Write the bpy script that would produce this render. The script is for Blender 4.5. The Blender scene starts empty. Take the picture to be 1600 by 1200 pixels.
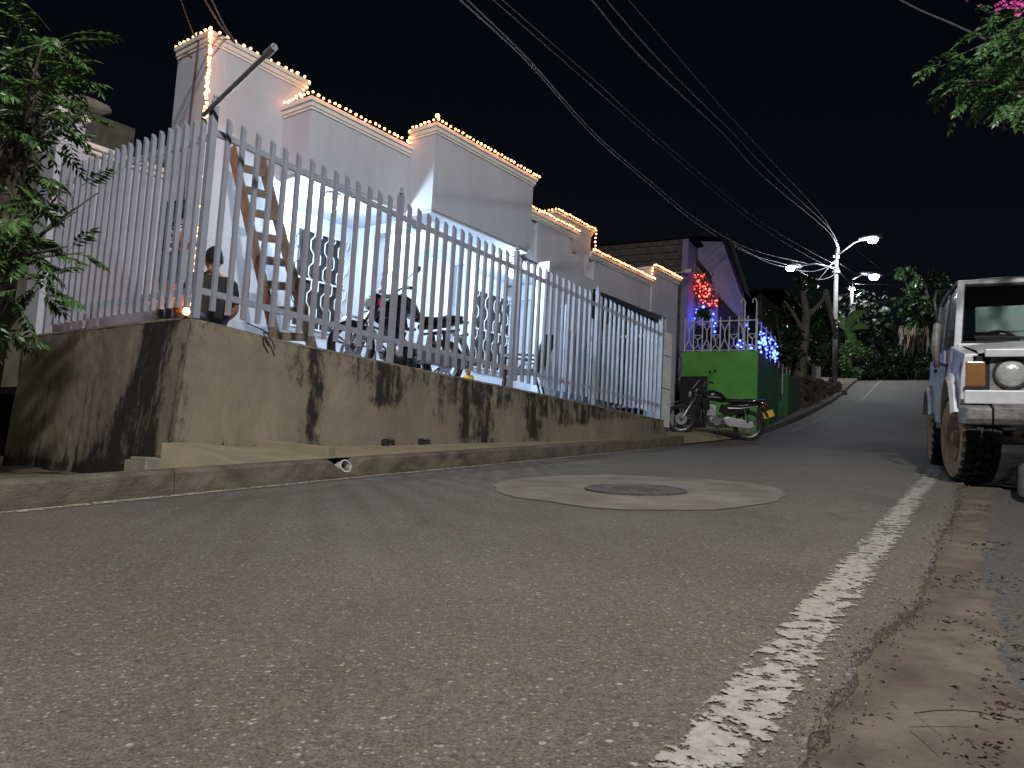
import bpy, bmesh, math, random
from math import sin, cos, pi, radians, sqrt
from mathutils import Vector, Matrix, noise
random.seed(7)
SC = bpy.context.scene
COL = SC.collection

# ------------------------------------------------------------------ camera
F = 1190.0; PITCH = radians(5.57); ROLL = radians(3.09)
fw = Vector((0, cos(PITCH), sin(PITCH))); U0 = Vector((0, -sin(PITCH), cos(PITCH))); X0 = Vector((1, 0, 0))
RV = X0*cos(ROLL) + U0*sin(ROLL); UV = -X0*sin(ROLL) + U0*cos(ROLL)
cam = bpy.data.objects.new('camera', bpy.data.cameras.new('camera')); COL.objects.link(cam)
m = Matrix.Identity(4)
for i in range(3):
    m[i][0] = RV[i]; m[i][1] = UV[i]; m[i][2] = -fw[i]
cam.matrix_world = m
cam.data.sensor_width = 36; cam.data.lens = 36*F/1600; cam.data.clip_start = .05; cam.data.clip_end = 800
SC.camera = cam

# ------------------------------------------------------------------ world, moon-like sun, exposure
SUN_EL, SUN_HEAD = 36, 176
w = bpy.data.worlds.new("World"); SC.world = w; w.use_nodes = True
nt = w.node_tree; nt.nodes.clear()
sky = nt.nodes.new('ShaderNodeTexSky'); sky.sky_type = 'NISHITA'; sky.sun_disc = False
sky.sun_elevation = radians(SUN_EL); sky.sun_rotation = radians(SUN_HEAD)
bg = nt.nodes.new('ShaderNodeBackground'); bg.inputs[1].default_value = 0.0011
wo = nt.nodes.new('ShaderNodeOutputWorld')
nt.links.new(sky.outputs[0], bg.inputs[0]); nt.links.new(bg.outputs[0], wo.inputs[0])
sd = bpy.data.lights.new('moonlight', 'SUN'); sd.energy = 0.18; sd.angle = radians(3); sd.color = (1, .96, .93)
so = bpy.data.objects.new('moonlight', sd); COL.objects.link(so)
sv = Vector((sin(radians(SUN_HEAD))*cos(radians(SUN_EL)), cos(radians(SUN_HEAD))*cos(radians(SUN_EL)), sin(radians(SUN_EL))))
so.rotation_euler = sv.to_track_quat('Z', 'Y').to_euler(); so.location = (0, -10, 30)
SC.view_settings.view_transform = 'Standard'; SC.view_settings.look = 'None'
SC.view_settings.exposure = 0; SC.view_settings.gamma = 1; SC.view_settings.use_curve_mapping = False

# ------------------------------------------------------------------ survey helpers: where things stand
def ray(u, v):
    return RV*((u-800)/F) + UV*(-(v-600)/F) + fw
def atY(u, v, Y):
    d = ray(u, v); return d*(Y/d.y)
H = radians(37.1); hu = Vector((sin(H), cos(H), 0)); hn = Vector((-cos(H), sin(H), 0))
C0 = atY(304, 498, 6.0); C0.z = 0
def onoff(u, v, o):
    d = ray(u, v); k = (C0.dot(hn)+o)/d.dot(hn); p = d*k - C0
    return p.dot(hu), p.z
def ons(u, v, s):
    d = ray(u, v); k = (C0.dot(hu)+s)/d.dot(hu); p = d*k - C0
    return p.dot(hn), p.z
Hr = radians(31.5); ru = Vector((sin(Hr), cos(Hr), 0)); rn = Vector((cos(Hr), -sin(Hr), 0))
PTS = [(-20,-2.05),(0,-.55),(12,.35),(18,.86),(23.2,1.62),(33.4,3.12),(43.5,5.02),(46,5.32),(50,5.45),(90,5.6)]
def prof(a):
    if a <= PTS[0][0]: return PTS[0][1]+.075*(a-PTS[0][0])
    if a >= PTS[-1][0]: return PTS[-1][1]
    for i in range(len(PTS)-1):
        if PTS[i][0] <= a <= PTS[i+1][0]: break
    def mm(j):
        if j == 0: return .075
        if j == len(PTS)-1: return 0.0
        d0 = (PTS[j][1]-PTS[j-1][1])/(PTS[j][0]-PTS[j-1][0]); d1 = (PTS[j+1][1]-PTS[j][1])/(PTS[j+1][0]-PTS[j][0])
        return 2*d0*d1/(d0+d1) if d0*d1 > 0 else 0
    h = PTS[i+1][0]-PTS[i][0]; t = (a-PTS[i][0])/h
    return (2*t**3-3*t*t+1)*PTS[i][1]+(t**3-2*t*t+t)*h*mm(i)+(-2*t**3+3*t*t)*PTS[i+1][1]+(t**3-t*t)*h*mm(i+1)
def gz(x, y): return prof(x*ru.x+y*ru.y)
def atG(u, v, dz=0.0):
    d = ray(u, v); k = .3
    while k < 60 and d.z*k > gz(d.x*k, d.y*k)+dz: k += .02
    return d*k
def atG2(u, v, dz=0.0):
    d = ray(u, v); k = .3
    while k < 60 and not d.z*k < gz(d.x*k, d.y*k)+dz: k += .02
    return d*(k-.01)
def ac(p): return p.dot(ru), p.dot(rn)
def W(a, c, z): return ru*a + rn*c + Vector((0, 0, z))
def lerp(a, b, t): return a+(b-a)*t
def interp(tab, x):
    if x <= tab[0][0]: return tab[0][1]
    for (x0, y0), (x1, y1) in zip(tab, tab[1:]):
        if x <= x1: return lerp(y0, y1, (x-x0)/(x1-x0))
    return tab[-1][1]
def fbm(x, y, z=0, o=4): return noise.fractal(Vector((x, y, z)), 1.0, 2.0, o)

# ------------------------------------------------------------------ materials
def mat(name, col, rough=.7, metal=0, var=.25, scale=6, bump=.15, bscale=60, emit=None, estr=0, alpha=None, spec=.5, coat=0, stretch=None, col2=None):
    m = bpy.data.materials.new(name); m.use_nodes = True
    n = m.node_tree.nodes; l = m.node_tree.links
    b = n['Principled BSDF']
    tc = n.new('ShaderNodeTexCoord'); mp = n.new('ShaderNodeMapping')
    l.new(tc.outputs['Object'], mp.inputs[0])
    if stretch: mp.inputs['Scale'].default_value = stretch
    nz = n.new('ShaderNodeTexNoise'); nz.inputs['Scale'].default_value = scale; nz.inputs['Detail'].default_value = 8; nz.inputs['Roughness'].default_value = .62
    l.new(mp.outputs[0], nz.inputs['Vector'])
    rp = n.new('ShaderNodeValToRGB'); rp.color_ramp.elements[0].position = .32; rp.color_ramp.elements[1].position = .68
    c = Vector(col)
    lo = c*(1-var); hi = Vector(col2) if col2 else Vector([min(1, x) for x in c*(1+var*.6)])
    rp.color_ramp.elements[0].color = (*lo, 1); rp.color_ramp.elements[1].color = (*hi, 1)
    l.new(nz.outputs['Fac'], rp.inputs[0]); l.new(rp.outputs[0], b.inputs['Base Color'])
    b.inputs['Roughness'].default_value = rough; b.inputs['Metallic'].default_value = metal
    b.inputs['Specular IOR Level'].default_value = spec; b.inputs['Coat Weight'].default_value = coat
    if bump:
        n2 = n.new('ShaderNodeTexNoise'); n2.inputs['Scale'].default_value = bscale; n2.inputs['Detail'].default_value = 6
        l.new(mp.outputs[0], n2.inputs['Vector'])
        bp = n.new('ShaderNodeBump'); bp.inputs['Strength'].default_value = bump; bp.inputs['Distance'].default_value = .01
        l.new(n2.outputs['Fac'], bp.inputs['Height']); l.new(bp.outputs[0], b.inputs['Normal'])
    if emit:
        b.inputs['Emission Color'].default_value = (*emit, 1); b.inputs['Emission Strength'].default_value = estr
    m['b'] = 1
    return m
def glass(name, col=(.6, .7, .75), alpha=.35):
    m = bpy.data.materials.new(name); m.use_nodes = True
    n = m.node_tree.nodes; l = m.node_tree.links; n.clear()
    t = n.new('ShaderNodeBsdfTransparent'); t.inputs[0].default_value = (*col, 1)
    g = n.new('ShaderNodeBsdfGlossy'); g.inputs['Roughness'].default_value = .085
    fr = n.new('ShaderNodeFresnel'); fr.inputs[0].default_value = 1.5
    mx = n.new('ShaderNodeMixShader'); o = n.new('ShaderNodeOutputMaterial')
    l.new(fr.outputs[0], mx.inputs[0]); l.new(t.outputs[0], mx.inputs[1]); l.new(g.outputs[0], mx.inputs[2]); l.new(mx.outputs[0], o.inputs[0])
    return m
M = {}
M['plaster'] = mat('wall_paint', (.445,.47,.54), .75, var=.075, scale=2.6, bump=.2, bscale=22, stretch=(1.6,1.6,.4))
M['cornice'] = mat('cornice_paint', (.70,.67,.63), .7, var=.08, scale=4)
M['fence'] = mat('fence_paint', (.26,.28,.345), .42, var=.12, scale=9, bump=.05, spec=.5)
M['concrete'] = mat('concrete', (.25,.235,.20), .9, var=.3, scale=5, bump=.5, bscale=70)
M['concrete_d'] = mat('dirty_concrete', (.125,.108,.084), .92, var=.45, scale=4, bump=.8, bscale=60, stretch=(1,1,2.2))
M['sidewalk'] = mat('sidewalk_concrete', (.27,.235,.165), .9, var=.22, scale=3, bump=.35, bscale=80)
M['patch'] = mat('patch_concrete', (.172,.157,.13), .88, var=.36, scale=3, bump=.4, bscale=120)
M['dirt'] = mat('dirt', (.13,.105,.075), .95, var=.45, scale=8, bump=1, bscale=50)
M['gravel'] = mat('dark_gravel', (.085,.08,.075), .9, var=.55, scale=60, bump=1, bscale=140)
M['floor'] = mat('porch_tile', (.6,.62,.64), .35, var=.06, scale=3, bump=.03)
M['black'] = mat('black_rubber', (.018,.018,.02), .75, var=.3, scale=20, bump=.3)
M['gloss_black'] = mat('gloss_black', (.012,.012,.014), .22, var=.2, scale=5, bump=0, coat=.5)
M['dark_iron'] = mat('dark_iron', (.03,.03,.035), .5, var=.2)
M['iron_light'] = mat('white_iron', (.5,.5,.53), .5, var=.15, scale=14)
M['chrome'] = mat('chrome', (.75,.76,.78), .16, 1, var=.08, bump=0)
M['alu'] = mat('aluminium', (.42,.43,.45), .42, .85, var=.2, scale=20)
M['wood'] = mat('ladder_wood', (.19,.145,.118), .8, var=.3, scale=5, stretch=(6,6,.8), bump=.2)
M['skin'] = mat('skin', (.36,.19,.125), .55, var=.08, bump=.05)
M['hair'] = mat('hair', (.012,.010,.010), .5, var=.3, scale=40, bump=.3)
M['shirt_k'] = mat('black_cloth', (.018,.018,.022), .85, var=.25, scale=12)
M['denim'] = mat('denim', (.07,.11,.20), .85, var=.3, scale=30)
M['yellow'] = mat('yellow_cloth', (.75,.42,.03), .8, var=.15)
M['led_warm'] = mat('warm_led', (.8,.5,.3), .4, var=0, bump=0, emit=(1,.34,.11), estr=11)
M['led_blue'] = mat('blue_led', (.1,.1,.9), .4, var=0, bump=0, emit=(.05,.09,1), estr=13)
M['led_red'] = mat('red_led', (.9,.1,.1), .4, var=0, bump=0, emit=(1,.07,.06), estr=9)
M['lampglow'] = mat('porch_bulb', (.9,.9,.9), .4, var=0, bump=0, emit=(.78,.92,1), estr=14)
M['street_glow'] = mat('street_lamp_glow', (.9,.9,.9), .4, var=0, bump=0, emit=(.85,.93,1), estr=60)
M['wire_k'] = mat('cable_black', (.03,.03,.03), .6, var=.2)
M['wire_g'] = mat('cable_grey', (.10,.10,.11), .5, var=.2)
M['rim_dark'] = mat('dark_alloy', (.16,.16,.17), .35, .8, var=.3, scale=30)
M['galv'] = mat('galvanised_steel', (.32,.32,.34), .5, .4, var=.2)
M['pole'] = mat('pole_concrete', (.11,.105,.10), .85, var=.25, scale=6)
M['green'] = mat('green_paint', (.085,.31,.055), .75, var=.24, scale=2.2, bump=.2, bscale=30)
M['green_d'] = mat('green_shade_and_dark_paint', (.035,.14,.045), .8, var=.25, scale=3, bump=.2)  # darker copy of green: shade painted on the terrace side, dark post colour too
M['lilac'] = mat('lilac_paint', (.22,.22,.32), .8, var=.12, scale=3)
M['block'] = mat('concrete_block', (.10,.09,.08), .95, var=.35, scale=9, bump=.7, bscale=50)
M['mortar'] = mat('mortar', (.09,.08,.07), .95, var=.3, scale=12, bump=.7)
M['roof_dark'] = mat('dark_roof_sheet', (.014,.014,.017), 1.0, var=.3, spec=.05)
M['bark'] = mat('bark', (.09,.075,.06), .95, var=.5, scale=9, bump=1, bscale=30, stretch=(1,1,.3))
M['bark_pale'] = mat('pale_bark', (.22,.20,.17), .95, var=.5, scale=6, bump=1, bscale=24, stretch=(1,1,.4))
M['door_dark'] = mat('dark_doorway', (.012,.012,.016), .8, var=.2)
M['jeep'] = mat('jeep_white_paint', (.56,.58,.62), .38, var=.24, scale=4.5, bump=.06, bscale=18, coat=.3)
M['jeep_primer'] = mat('jeep_dirty_sill', (.20,.18,.17), .8, var=.4, scale=9, bump=.3)
M['steel_rust'] = mat('scuffed_bumper', (.20,.19,.19), .6, .3, var=.5, scale=12, bump=.4)
M['mud'] = mat('dry_mud', (.30,.20,.13), .95, var=.35, scale=9, bump=.6)
M['amber'] = mat('amber_lens', (.24,.12,.045), .25, var=.12, bump=.1, coat=.6)
M['lens'] = mat('headlamp_lens', (.55,.58,.58), .12, .35, var=.2, scale=30, bump=.25, bscale=60, coat=1)
M['interior'] = mat('pale_seat_board', (.40,.50,.48), .8, var=.15)
M['glass'] = glass('clear_glass', (.75,.8,.8))
M['litter'] = mat('dry_leaf', (.035,.022,.014), .9, var=.5, scale=30)
M['plate'] = mat('yellow_plate', (.75,.48,.03), .5, var=.1)
M['pink'] = mat('pink_bract', (.62,.06,.36), .6, var=.35, scale=20)
M['pinkpaint'] = mat('pink_paint', (.7,.06,.16), .4, var=.1)
M['plastic_w'] = mat('white_plastic', (.6,.6,.6), .4, var=.15)
M['panelw'] = mat('white_sheet_metal', (.72,.75,.74), .5, var=.18, scale=7)
M['castiron'] = mat('cast_iron', (.10,.095,.09), .7, .2, var=.4, scale=30, bump=.4)
M['bottle'] = mat('clear_bottle', (.6,.62,.62), .12, var=.1, spec=.9)
def leafmat(name, col, rough=.42, var=.5):
    m = mat(name, col, rough, var=var, scale=3.5, bump=0, spec=.5)
    b = m.node_tree.nodes['Principled BSDF']
    b.inputs['Subsurface Weight'].default_value = 0
    return m
M['leaf_l'] = leafmat('neem_leaf', (.055,.125,.03))
M['leaf_r'] = leafmat('acacia_leaf', (.05,.12,.035))
M['leaf_bush'] = leafmat('bush_leaf', (.05,.11,.025))
M['leaf_dark'] = leafmat('dark_leaf', (.03,.06,.022), .3)
M['leaf_far'] = leafmat('far_leaf', (.02,.035,.016), .6)
M['leaf_dry'] = leafmat('dry_frond', (.13,.10,.06), .7)

def asphalt_nodes(m, worn=False):
    n = m.node_tree.nodes; l = m.node_tree.links; b = n['Principled BSDF']
    tc = n.new('ShaderNodeTexCoord')
    def nz(scale, det=6, rough=.6, vec=None):
        x = n.new('ShaderNodeTexNoise'); x.inputs['Scale'].default_value = scale; x.inputs['Detail'].default_value = det; x.inputs['Roughness'].default_value = rough
        l.new(vec or tc.outputs['Object'], x.inputs['Vector']); return x.outputs['Fac']
    def ramp(fac, p0, c0, p1, c1):
        r = n.new('ShaderNodeValToRGB'); r.color_ramp.elements[0].position = p0; r.color_ramp.elements[1].position = p1
        r.color_ramp.elements[0].color = (*c0, 1); r.color_ramp.elements[1].color = (*c1, 1); l.new(fac, r.inputs[0]); return r.outputs[0]
    def mix(f, a, c, mode='MIX'):
        x = n.new('ShaderNodeMix'); x.data_type = 'RGBA'; x.blend_type = mode
        if isinstance(f, float): x.inputs[0].default_value = f
        else: l.new(f, x.inputs[0])
        for s, v in ((6, a), (7, c)):
            if isinstance(v, tuple): x.inputs[s].default_value = (*v, 1)
            else: l.new(v, x.inputs[s])
        return x.outputs[2]
    base = ramp(nz(.7, 9, .7), .28, (.090,.083,.073), .72, (.136,.125,.111))
    grain = ramp(nz(190, 3, .7), .33, (.45,.44,.43), .67, (1.5,1.48,1.45))
    col = mix(1.0, base, grain, 'MULTIPLY')
    g2 = ramp(nz(60, 3, .7), .38, (.75,.75,.75), .62, (1.18,1.18,1.18))
    col = mix(1.0, col, g2, 'MULTIPLY')
    # pale aggregate stones
    for sc, thr, dmax, cc in ((85, .82, .34, (.25,.235,.21)), (55, .91, .30, (.28,.26,.23)), (36, .95, .28, (.30,.28,.25)), (19, .972, .17, (.25,.23,.205)), (110, .80, .34, (.045,.042,.038)), (34, .94, .3, (.055,.05,.045))):
        vo = n.new('ShaderNodeTexVoronoi'); vo.inputs['Scale'].default_value = sc; l.new(tc.outputs['Object'], vo.inputs['Vector'])
        sep = n.new('ShaderNodeSeparateColor'); l.new(vo.outputs['Color'], sep.inputs[0])
        g = n.new('ShaderNodeMath'); g.operation = 'GREATER_THAN'; g.inputs[1].default_value = thr; l.new(sep.outputs[0], g.inputs[0])
        mr = n.new('ShaderNodeMapRange'); mr.inputs[1].default_value = dmax; mr.inputs[2].default_value = dmax*.6; l.new(vo.outputs['Distance'], mr.inputs[0])
        mu = n.new('ShaderNodeMath'); mu.operation = 'MULTIPLY'; l.new(g.outputs[0], mu.inputs[0]); l.new(mr.outputs[0], mu.inputs[1])
        col = mix(mu.outputs[0], col, cc)
    # dark polished streaks and patches from stretched noise
    mpd = n.new('ShaderNodeMapping'); mpd.inputs['Rotation'].default_value = (0, 0, Hr); mpd.inputs['Scale'].default_value = (1.6, .35, 1); l.new(tc.outputs['Object'], mpd.inputs[0])
    dk = n.new('ShaderNodeTexNoise'); dk.inputs['Scale'].default_value = 1.3; dk.inputs['Detail'].default_value = 5; l.new(mpd.outputs[0], dk.inputs['Vector'])
    col = mix(ramp(dk.outputs['Fac'], .60, (0,0,0), .74, (.55,.55,.55)), col, (.06,.055,.055))
    vc = n.new('ShaderNodeTexVoronoi'); vc.feature = 'DISTANCE_TO_EDGE'; vc.inputs['Scale'].default_value = .55
    wv = n.new('ShaderNodeTexNoise'); wv.inputs['Scale'].default_value = 5; wv.inputs['Detail'].default_value = 6; l.new(tc.outputs['Object'], wv.inputs['Vector'])
    vm = n.new('ShaderNodeVectorMath'); vm.operation = 'MULTIPLY_ADD'; vm.inputs[1].default_value = (.35,.35,.35); l.new(wv.outputs['Color'], vm.inputs[0]); l.new(tc.outputs['Object'], vm.inputs[2]); l.new(vm.outputs[0], vc.inputs['Vector'])
    cm = n.new('ShaderNodeMapRange'); cm.inputs[1].default_value = .0045; cm.inputs[2].default_value = .001; cm.inputs[4].default_value = .65; l.new(vc.outputs['Distance'], cm.inputs[0])
    cg = n.new('ShaderNodeMath'); cg.operation = 'MULTIPLY'; l.new(cm.outputs[0], cg.inputs[0]); l.new(ramp(nz(.5, 3), .5, (0,0,0), .6, (1,1,1)), cg.inputs[1])
    col = mix(cg.outputs[0], col, (.03,.028,.025))
    l.new(col, b.inputs['Base Color']); b.inputs['Roughness'].default_value = .78; b.inputs['Specular IOR Level'].default_value = .35
    vb = n.new('ShaderNodeTexVoronoi'); vb.inputs['Scale'].default_value = 110; l.new(tc.outputs['Object'], vb.inputs['Vector'])
    ad = n.new('ShaderNodeMath'); ad.operation = 'ADD'; l.new(vb.outputs['Distance'], ad.inputs[0]); l.new(nz(240, 3), ad.inputs[1])
    bp = n.new('ShaderNodeBump'); bp.inputs['Strength'].default_value = .55; bp.inputs['Distance'].default_value = .006
    l.new(ad.outputs[0], bp.inputs['Height']); l.new(bp.outputs[0], b.inputs['Normal'])
    return tc, nz, ramp, mix
M['asphalt'] = bpy.data.materials.new('asphalt'); M['asphalt'].use_nodes = True; asphalt_nodes(M['asphalt'])

def worn_paint(name, col, thr0, thr1, stretch=(1, 1, 1)):
    m = bpy.data.materials.new(name); m.use_nodes = True
    n = m.node_tree.nodes; l = m.node_tree.links; b = n['Principled BSDF']; out = n['Material Output']
    tc = n.new('ShaderNodeTexCoord'); mp = n.new('ShaderNodeMapping'); mp.inputs['Scale'].default_value = stretch
    l.new(tc.outputs['Object'], mp.inputs[0])
    n1 = n.new('ShaderNodeTexNoise'); n1.inputs['Scale'].default_value = 26; n1.inputs['Detail'].default_value = 9; n1.inputs['Roughness'].default_value = .72; l.new(mp.outputs[0], n1.inputs['Vector'])
    at = n.new('ShaderNodeAttribute'); at.attribute_name = 'edge'
    ad = n.new('ShaderNodeMath'); ad.operation = 'ADD'; l.new(n1.outputs['Fac'], ad.inputs[0]); l.new(at.outputs['Fac'], ad.inputs[1])
    mr = n.new('ShaderNodeMapRange'); mr.inputs[1].default_value = thr0; mr.inputs[2].default_value = thr1; l.new(ad.outputs[0], mr.inputs[0])
    tr = n.new('ShaderNodeBsdfTransparent'); mx = n.new('ShaderNodeMixShader')
    l.new(mr.outputs[0], mx.inputs[0]); l.new(tr.outputs[0], mx.inputs[1]); l.new(b.outputs[0], mx.inputs[2]); l.new(mx.outputs[0], out.inputs[0])
    n2 = n.new('ShaderNodeTexNoise'); n2.inputs['Scale'].default_value = 45; n2.inputs['Detail'].default_value = 6; l.new(tc.outputs['Object'], n2.inputs['Vector'])
    r = n.new('ShaderNodeValToRGB'); r.color_ramp.elements[0].position = .35; r.color_ramp.elements[1].position = .6
    r.color_ramp.elements[0].color = (*[c*.72 for c in col], 1); r.color_ramp.elements[1].color = (*col, 1)
    l.new(n2.outputs['Fac'], r.inputs[0]); l.new(r.outputs[0], b.inputs['Base Color']); b.inputs['Roughness'].default_value = .8
    return m
M['line'] = worn_paint('worn_white_paint', (.31,.30,.27), .478, .505, (1, 1, 1))
M['line_l'] = worn_paint('worn_edge_paint', (.40,.37,.31), .48, .53)

def stain_mat(name, c0, c1, dark):
    m = bpy.data.materials.new(name); m.use_nodes = True
    n = m.node_tree.nodes; l = m.node_tree.links; b = n['Principled BSDF']
    tc = n.new('ShaderNodeTexCoord'); mp = n.new('ShaderNodeMapping'); mp.inputs['Scale'].default_value = (1, 1, .45); l.new(tc.outputs['Object'], mp.inputs[0])
    def nz(s, d=8, r=.65, v=mp):
        x = n.new('ShaderNodeTexNoise'); x.inputs['Scale'].default_value = s; x.inputs['Detail'].default_value = d; x.inputs['Roughness'].default_value = r; l.new(v.outputs[0], x.inputs['Vector']); return x.outputs['Fac']
    r = n.new('ShaderNodeValToRGB'); r.color_ramp.elements[0].position = .3; r.color_ramp.elements[1].position = .7
    r.color_ramp.elements[0].color = (*c0, 1); r.color_ramp.elements[1].color = (*c1, 1); l.new(nz(2.2), r.inputs[0])
    at = n.new('ShaderNodeAttribute'); at.attribute_name = 'stain'
    a = n.new('ShaderNodeMath'); a.operation = 'MULTIPLY_ADD'; l.new(nz(19, 10, .78), a.inputs[0]); a.inputs[1].default_value = 2.6; a.inputs[2].default_value = -1.3
    s = n.new('ShaderNodeMath'); s.operation = 'ADD'; l.new(at.outputs['Fac'], s.inputs[0]); l.new(a.outputs[0], s.inputs[1])
    mr = n.new('ShaderNodeMapRange'); mr.inputs[1].default_value = .12; mr.inputs[2].default_value = .92; mr.interpolation_type = 'SMOOTHSTEP'; l.new(s.outputs[0], mr.inputs[0])
    mx = n.new('ShaderNodeMix'); mx.data_type = 'RGBA'; l.new(mr.outputs[0], mx.inputs[0]); l.new(r.outputs[0], mx.inputs[6]); mx.inputs[7].default_value = (*dark, 1)
    l.new(mx.outputs[2], b.inputs['Base Color']); b.inputs['Roughness'].default_value = .92
    bp = n.new('ShaderNodeBump'); bp.inputs['Strength'].default_value = .5; bp.inputs['Distance'].default_value = .01; l.new(nz(45, 8, .7, tc and mp), bp.inputs['Height']); l.new(bp.outputs[0], b.inputs['Normal'])
    return m
M['retain'] = stain_mat('stained_concrete', (.150,.130,.100), (.240,.212,.162), (.017,.015,.012))

# ------------------------------------------------------------------ object helpers
def props(o, label=None, cat=None, group=None, kind=None):
    if label: o['label'] = label
    if cat: o['category'] = cat
    if group: o['group'] = group
    if kind: o['kind'] = kind
    return o
def thing(name, label, cat, loc=(0, 0, 0), rz=0.0, group=None):
    o = bpy.data.objects.new(name, None); COL.objects.link(o); o.location = loc; o.rotation_euler = (0, 0, rz)
    o.empty_display_size = .1
    return props(o, label, cat, group)
class MB:
    def __init__(s): s.v = []; s.f = []; s.mi = []
    def add(s, vs, fs, mi=0):
        k = len(s.v); s.v += [tuple(p) for p in vs]; s.f += [tuple(i+k for i in f) for f in fs]; s.mi += [mi]*len(fs); return s
    def box(s, x0, x1, y0, y1, z0, z1, mi=0):
        v = [(x, y, z) for z in (z0, z1) for y in (y0, y1) for x in (x0, x1)]
        return s.add(v, [(0,2,3,1),(4,5,7,6),(0,1,5,4),(2,6,7,3),(0,4,6,2),(1,3,7,5)], mi)
    def bar(s, p, q, w, d=None, up=(0, 0, 1), mi=0):
        p = Vector(p); q = Vector(q); d = d or w; ax = (q-p)
        if ax.length < 1e-6: return s
        ax.normalize(); up = Vector(up)
        if abs(ax.dot(up)) > .98: up = Vector((1, 0, 0))
        sx = ax.cross(up).normalized(); sy = sx.cross(ax)
        v = [c + sx*(i*w/2) + sy*(j*d/2) for c in (p, q) for i, j in ((-1,-1),(1,-1),(1,1),(-1,1))]
        return s.add(v, [(3,2,1,0),(4,5,6,7),(0,1,5,4),(1,2,6,5),(2,3,7,6),(3,0,4,7)], mi)
    def tube(s, pts, r, n=8, mi=0, cap=True):
        pts = [Vector(p) for p in pts]; N = len(pts); rr = r if isinstance(r, (list, tuple)) else [r]*N
        k = len(s.v); prev = None
        for i, p in enumerate(pts):
            t = (pts[min(i+1, N-1)]-pts[max(i-1, 0)])
            t = t.normalized() if t.length > 1e-9 else Vector((0, 0, 1))
            if prev is None:
                a = t.orthogonal().normalized()
            else:
                a = prev - t*prev.dot(t)
                a = a.normalized() if a.length > 1e-6 else t.orthogonal().normalized()
            prev = a; bb = t.cross(a)
            for j in range(n):
                an = 2*pi*j/n; s.v.append(tuple(p + (a*cos(an)+bb*sin(an))*rr[i]))
        for i in range(N-1):
            for j in range(n):
                j2 = (j+1) % n; s.f.append((k+i*n+j, k+i*n+j2, k+(i+1)*n+j2, k+(i+1)*n+j)); s.mi.append(mi)
        if cap:
            s.f.append(tuple(k+j for j in reversed(range(n)))); s.f.append(tuple(k+(N-1)*n+j for j in range(n))); s.mi += [mi, mi]
        return s
    def lathe(s, prof_, c, ax=(0, 0, 1), n=16, mi=0, closed=False):
        # prof_: (radius, height along axis)
        ax = Vector(ax).normalized(); a = ax.orthogonal().normalized(); b = ax.cross(a); c = Vector(c); k = len(s.v)
        for r, h in prof_:
            for j in range(n):
                an = 2*pi*j/n; s.v.append(tuple(c + ax*h + (a*cos(an)+b*sin(an))*r))
        P = len(prof_)
        for i in range(P if closed else P-1):
            i2 = (i+1) % P
            for j in range(n):
                j2 = (j+1) % n; s.f.append((k+i*n+j, k+i*n+j2, k+i2*n+j2, k+i2*n+j)); s.mi.append(mi)
        return s
    def prism(s, poly, d0, d1, plane='xz', mi=0):
        # poly in plane, extruded along the other axis from d0 to d1 (numbers or per-vertex lists)
        n = len(poly); D0 = d0 if isinstance(d0, list) else [d0]*n; D1 = d1 if isinstance(d1, list) else [d1]*n
        def P(a, b, d): return (a, d, b) if plane == 'xz' else ((d, a, b) if plane == 'yz' else (a, b, d))
        v = [P(a, b, D0[i]) for i, (a, b) in enumerate(poly)] + [P(a, b, D1[i]) for i, (a, b) in enumerate(poly)]
        return s.add(v, [tuple(range(n)), tuple(range(2*n-1, n-1, -1))] + [(i, i+n, (i+1) % n+n, (i+1) % n) for i in range(n)], mi)
    def grid(s, fn, nu, nv, mi=0):
        k = len(s.v)
        for i in range(nu+1):
            for j in range(nv+1): s.v.append(tuple(fn(i/nu, j/nv)))
        for i in range(nu):
            for j in range(nv):
                a = k+i*(nv+1)+j; s.f.append((a, a+nv+1, a+nv+2, a+1)); s.mi.append(mi)
        return s
    def mesh(s, name, mats, smooth=False):
        me = bpy.data.meshes.new(name); me.from_pydata(s.v, [], s.f)
        for x in (mats if isinstance(mats, (list, tuple)) else [mats]): me.materials.append(x)
        me.polygons.foreach_set('material_index', s.mi)
        if smooth: me.polygons.foreach_set('use_smooth', [True]*len(me.polygons))
        me.update(); return me
    def build(s, name, mats, parent=None, smooth=False, bevel=0, loc=None, fix=True, auto=False):
        me = s.mesh(name, mats, smooth)
        if fix:
            bm = bmesh.new(); bm.from_mesh(me); bmesh.ops.recalc_face_normals(bm, faces=bm.faces)
            if bevel: bmesh.ops.bevel(bm, geom=[e for e in bm.edges if e.is_manifold and e.calc_face_angle(0) > .5], offset=bevel, segments=2, affect='EDGES', profile=.6)
            bm.to_mesh(me); bm.free()
        if auto: me.polygons.foreach_set('use_smooth', [True]*len(me.polygons)); me.set_sharp_from_angle(angle=radians(38))
        return inst(name, me, parent, loc)
def inst(name, me, parent=None, loc=None):
    o = bpy.data.objects.new(name, me); COL.objects.link(o)
    if parent: o.parent = parent
    if loc is not None: o.location = loc
    return o
HROT = pi/2 - H      # local x = along the house front, y = away from the street
RROT = pi/2 - Hr
def hthing(name, label, cat, s=0, o=0, z=0, group=None):
    return thing(name, label, cat, C0 + hu*s + hn*o + Vector((0, 0, z)), HROT, group)

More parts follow.
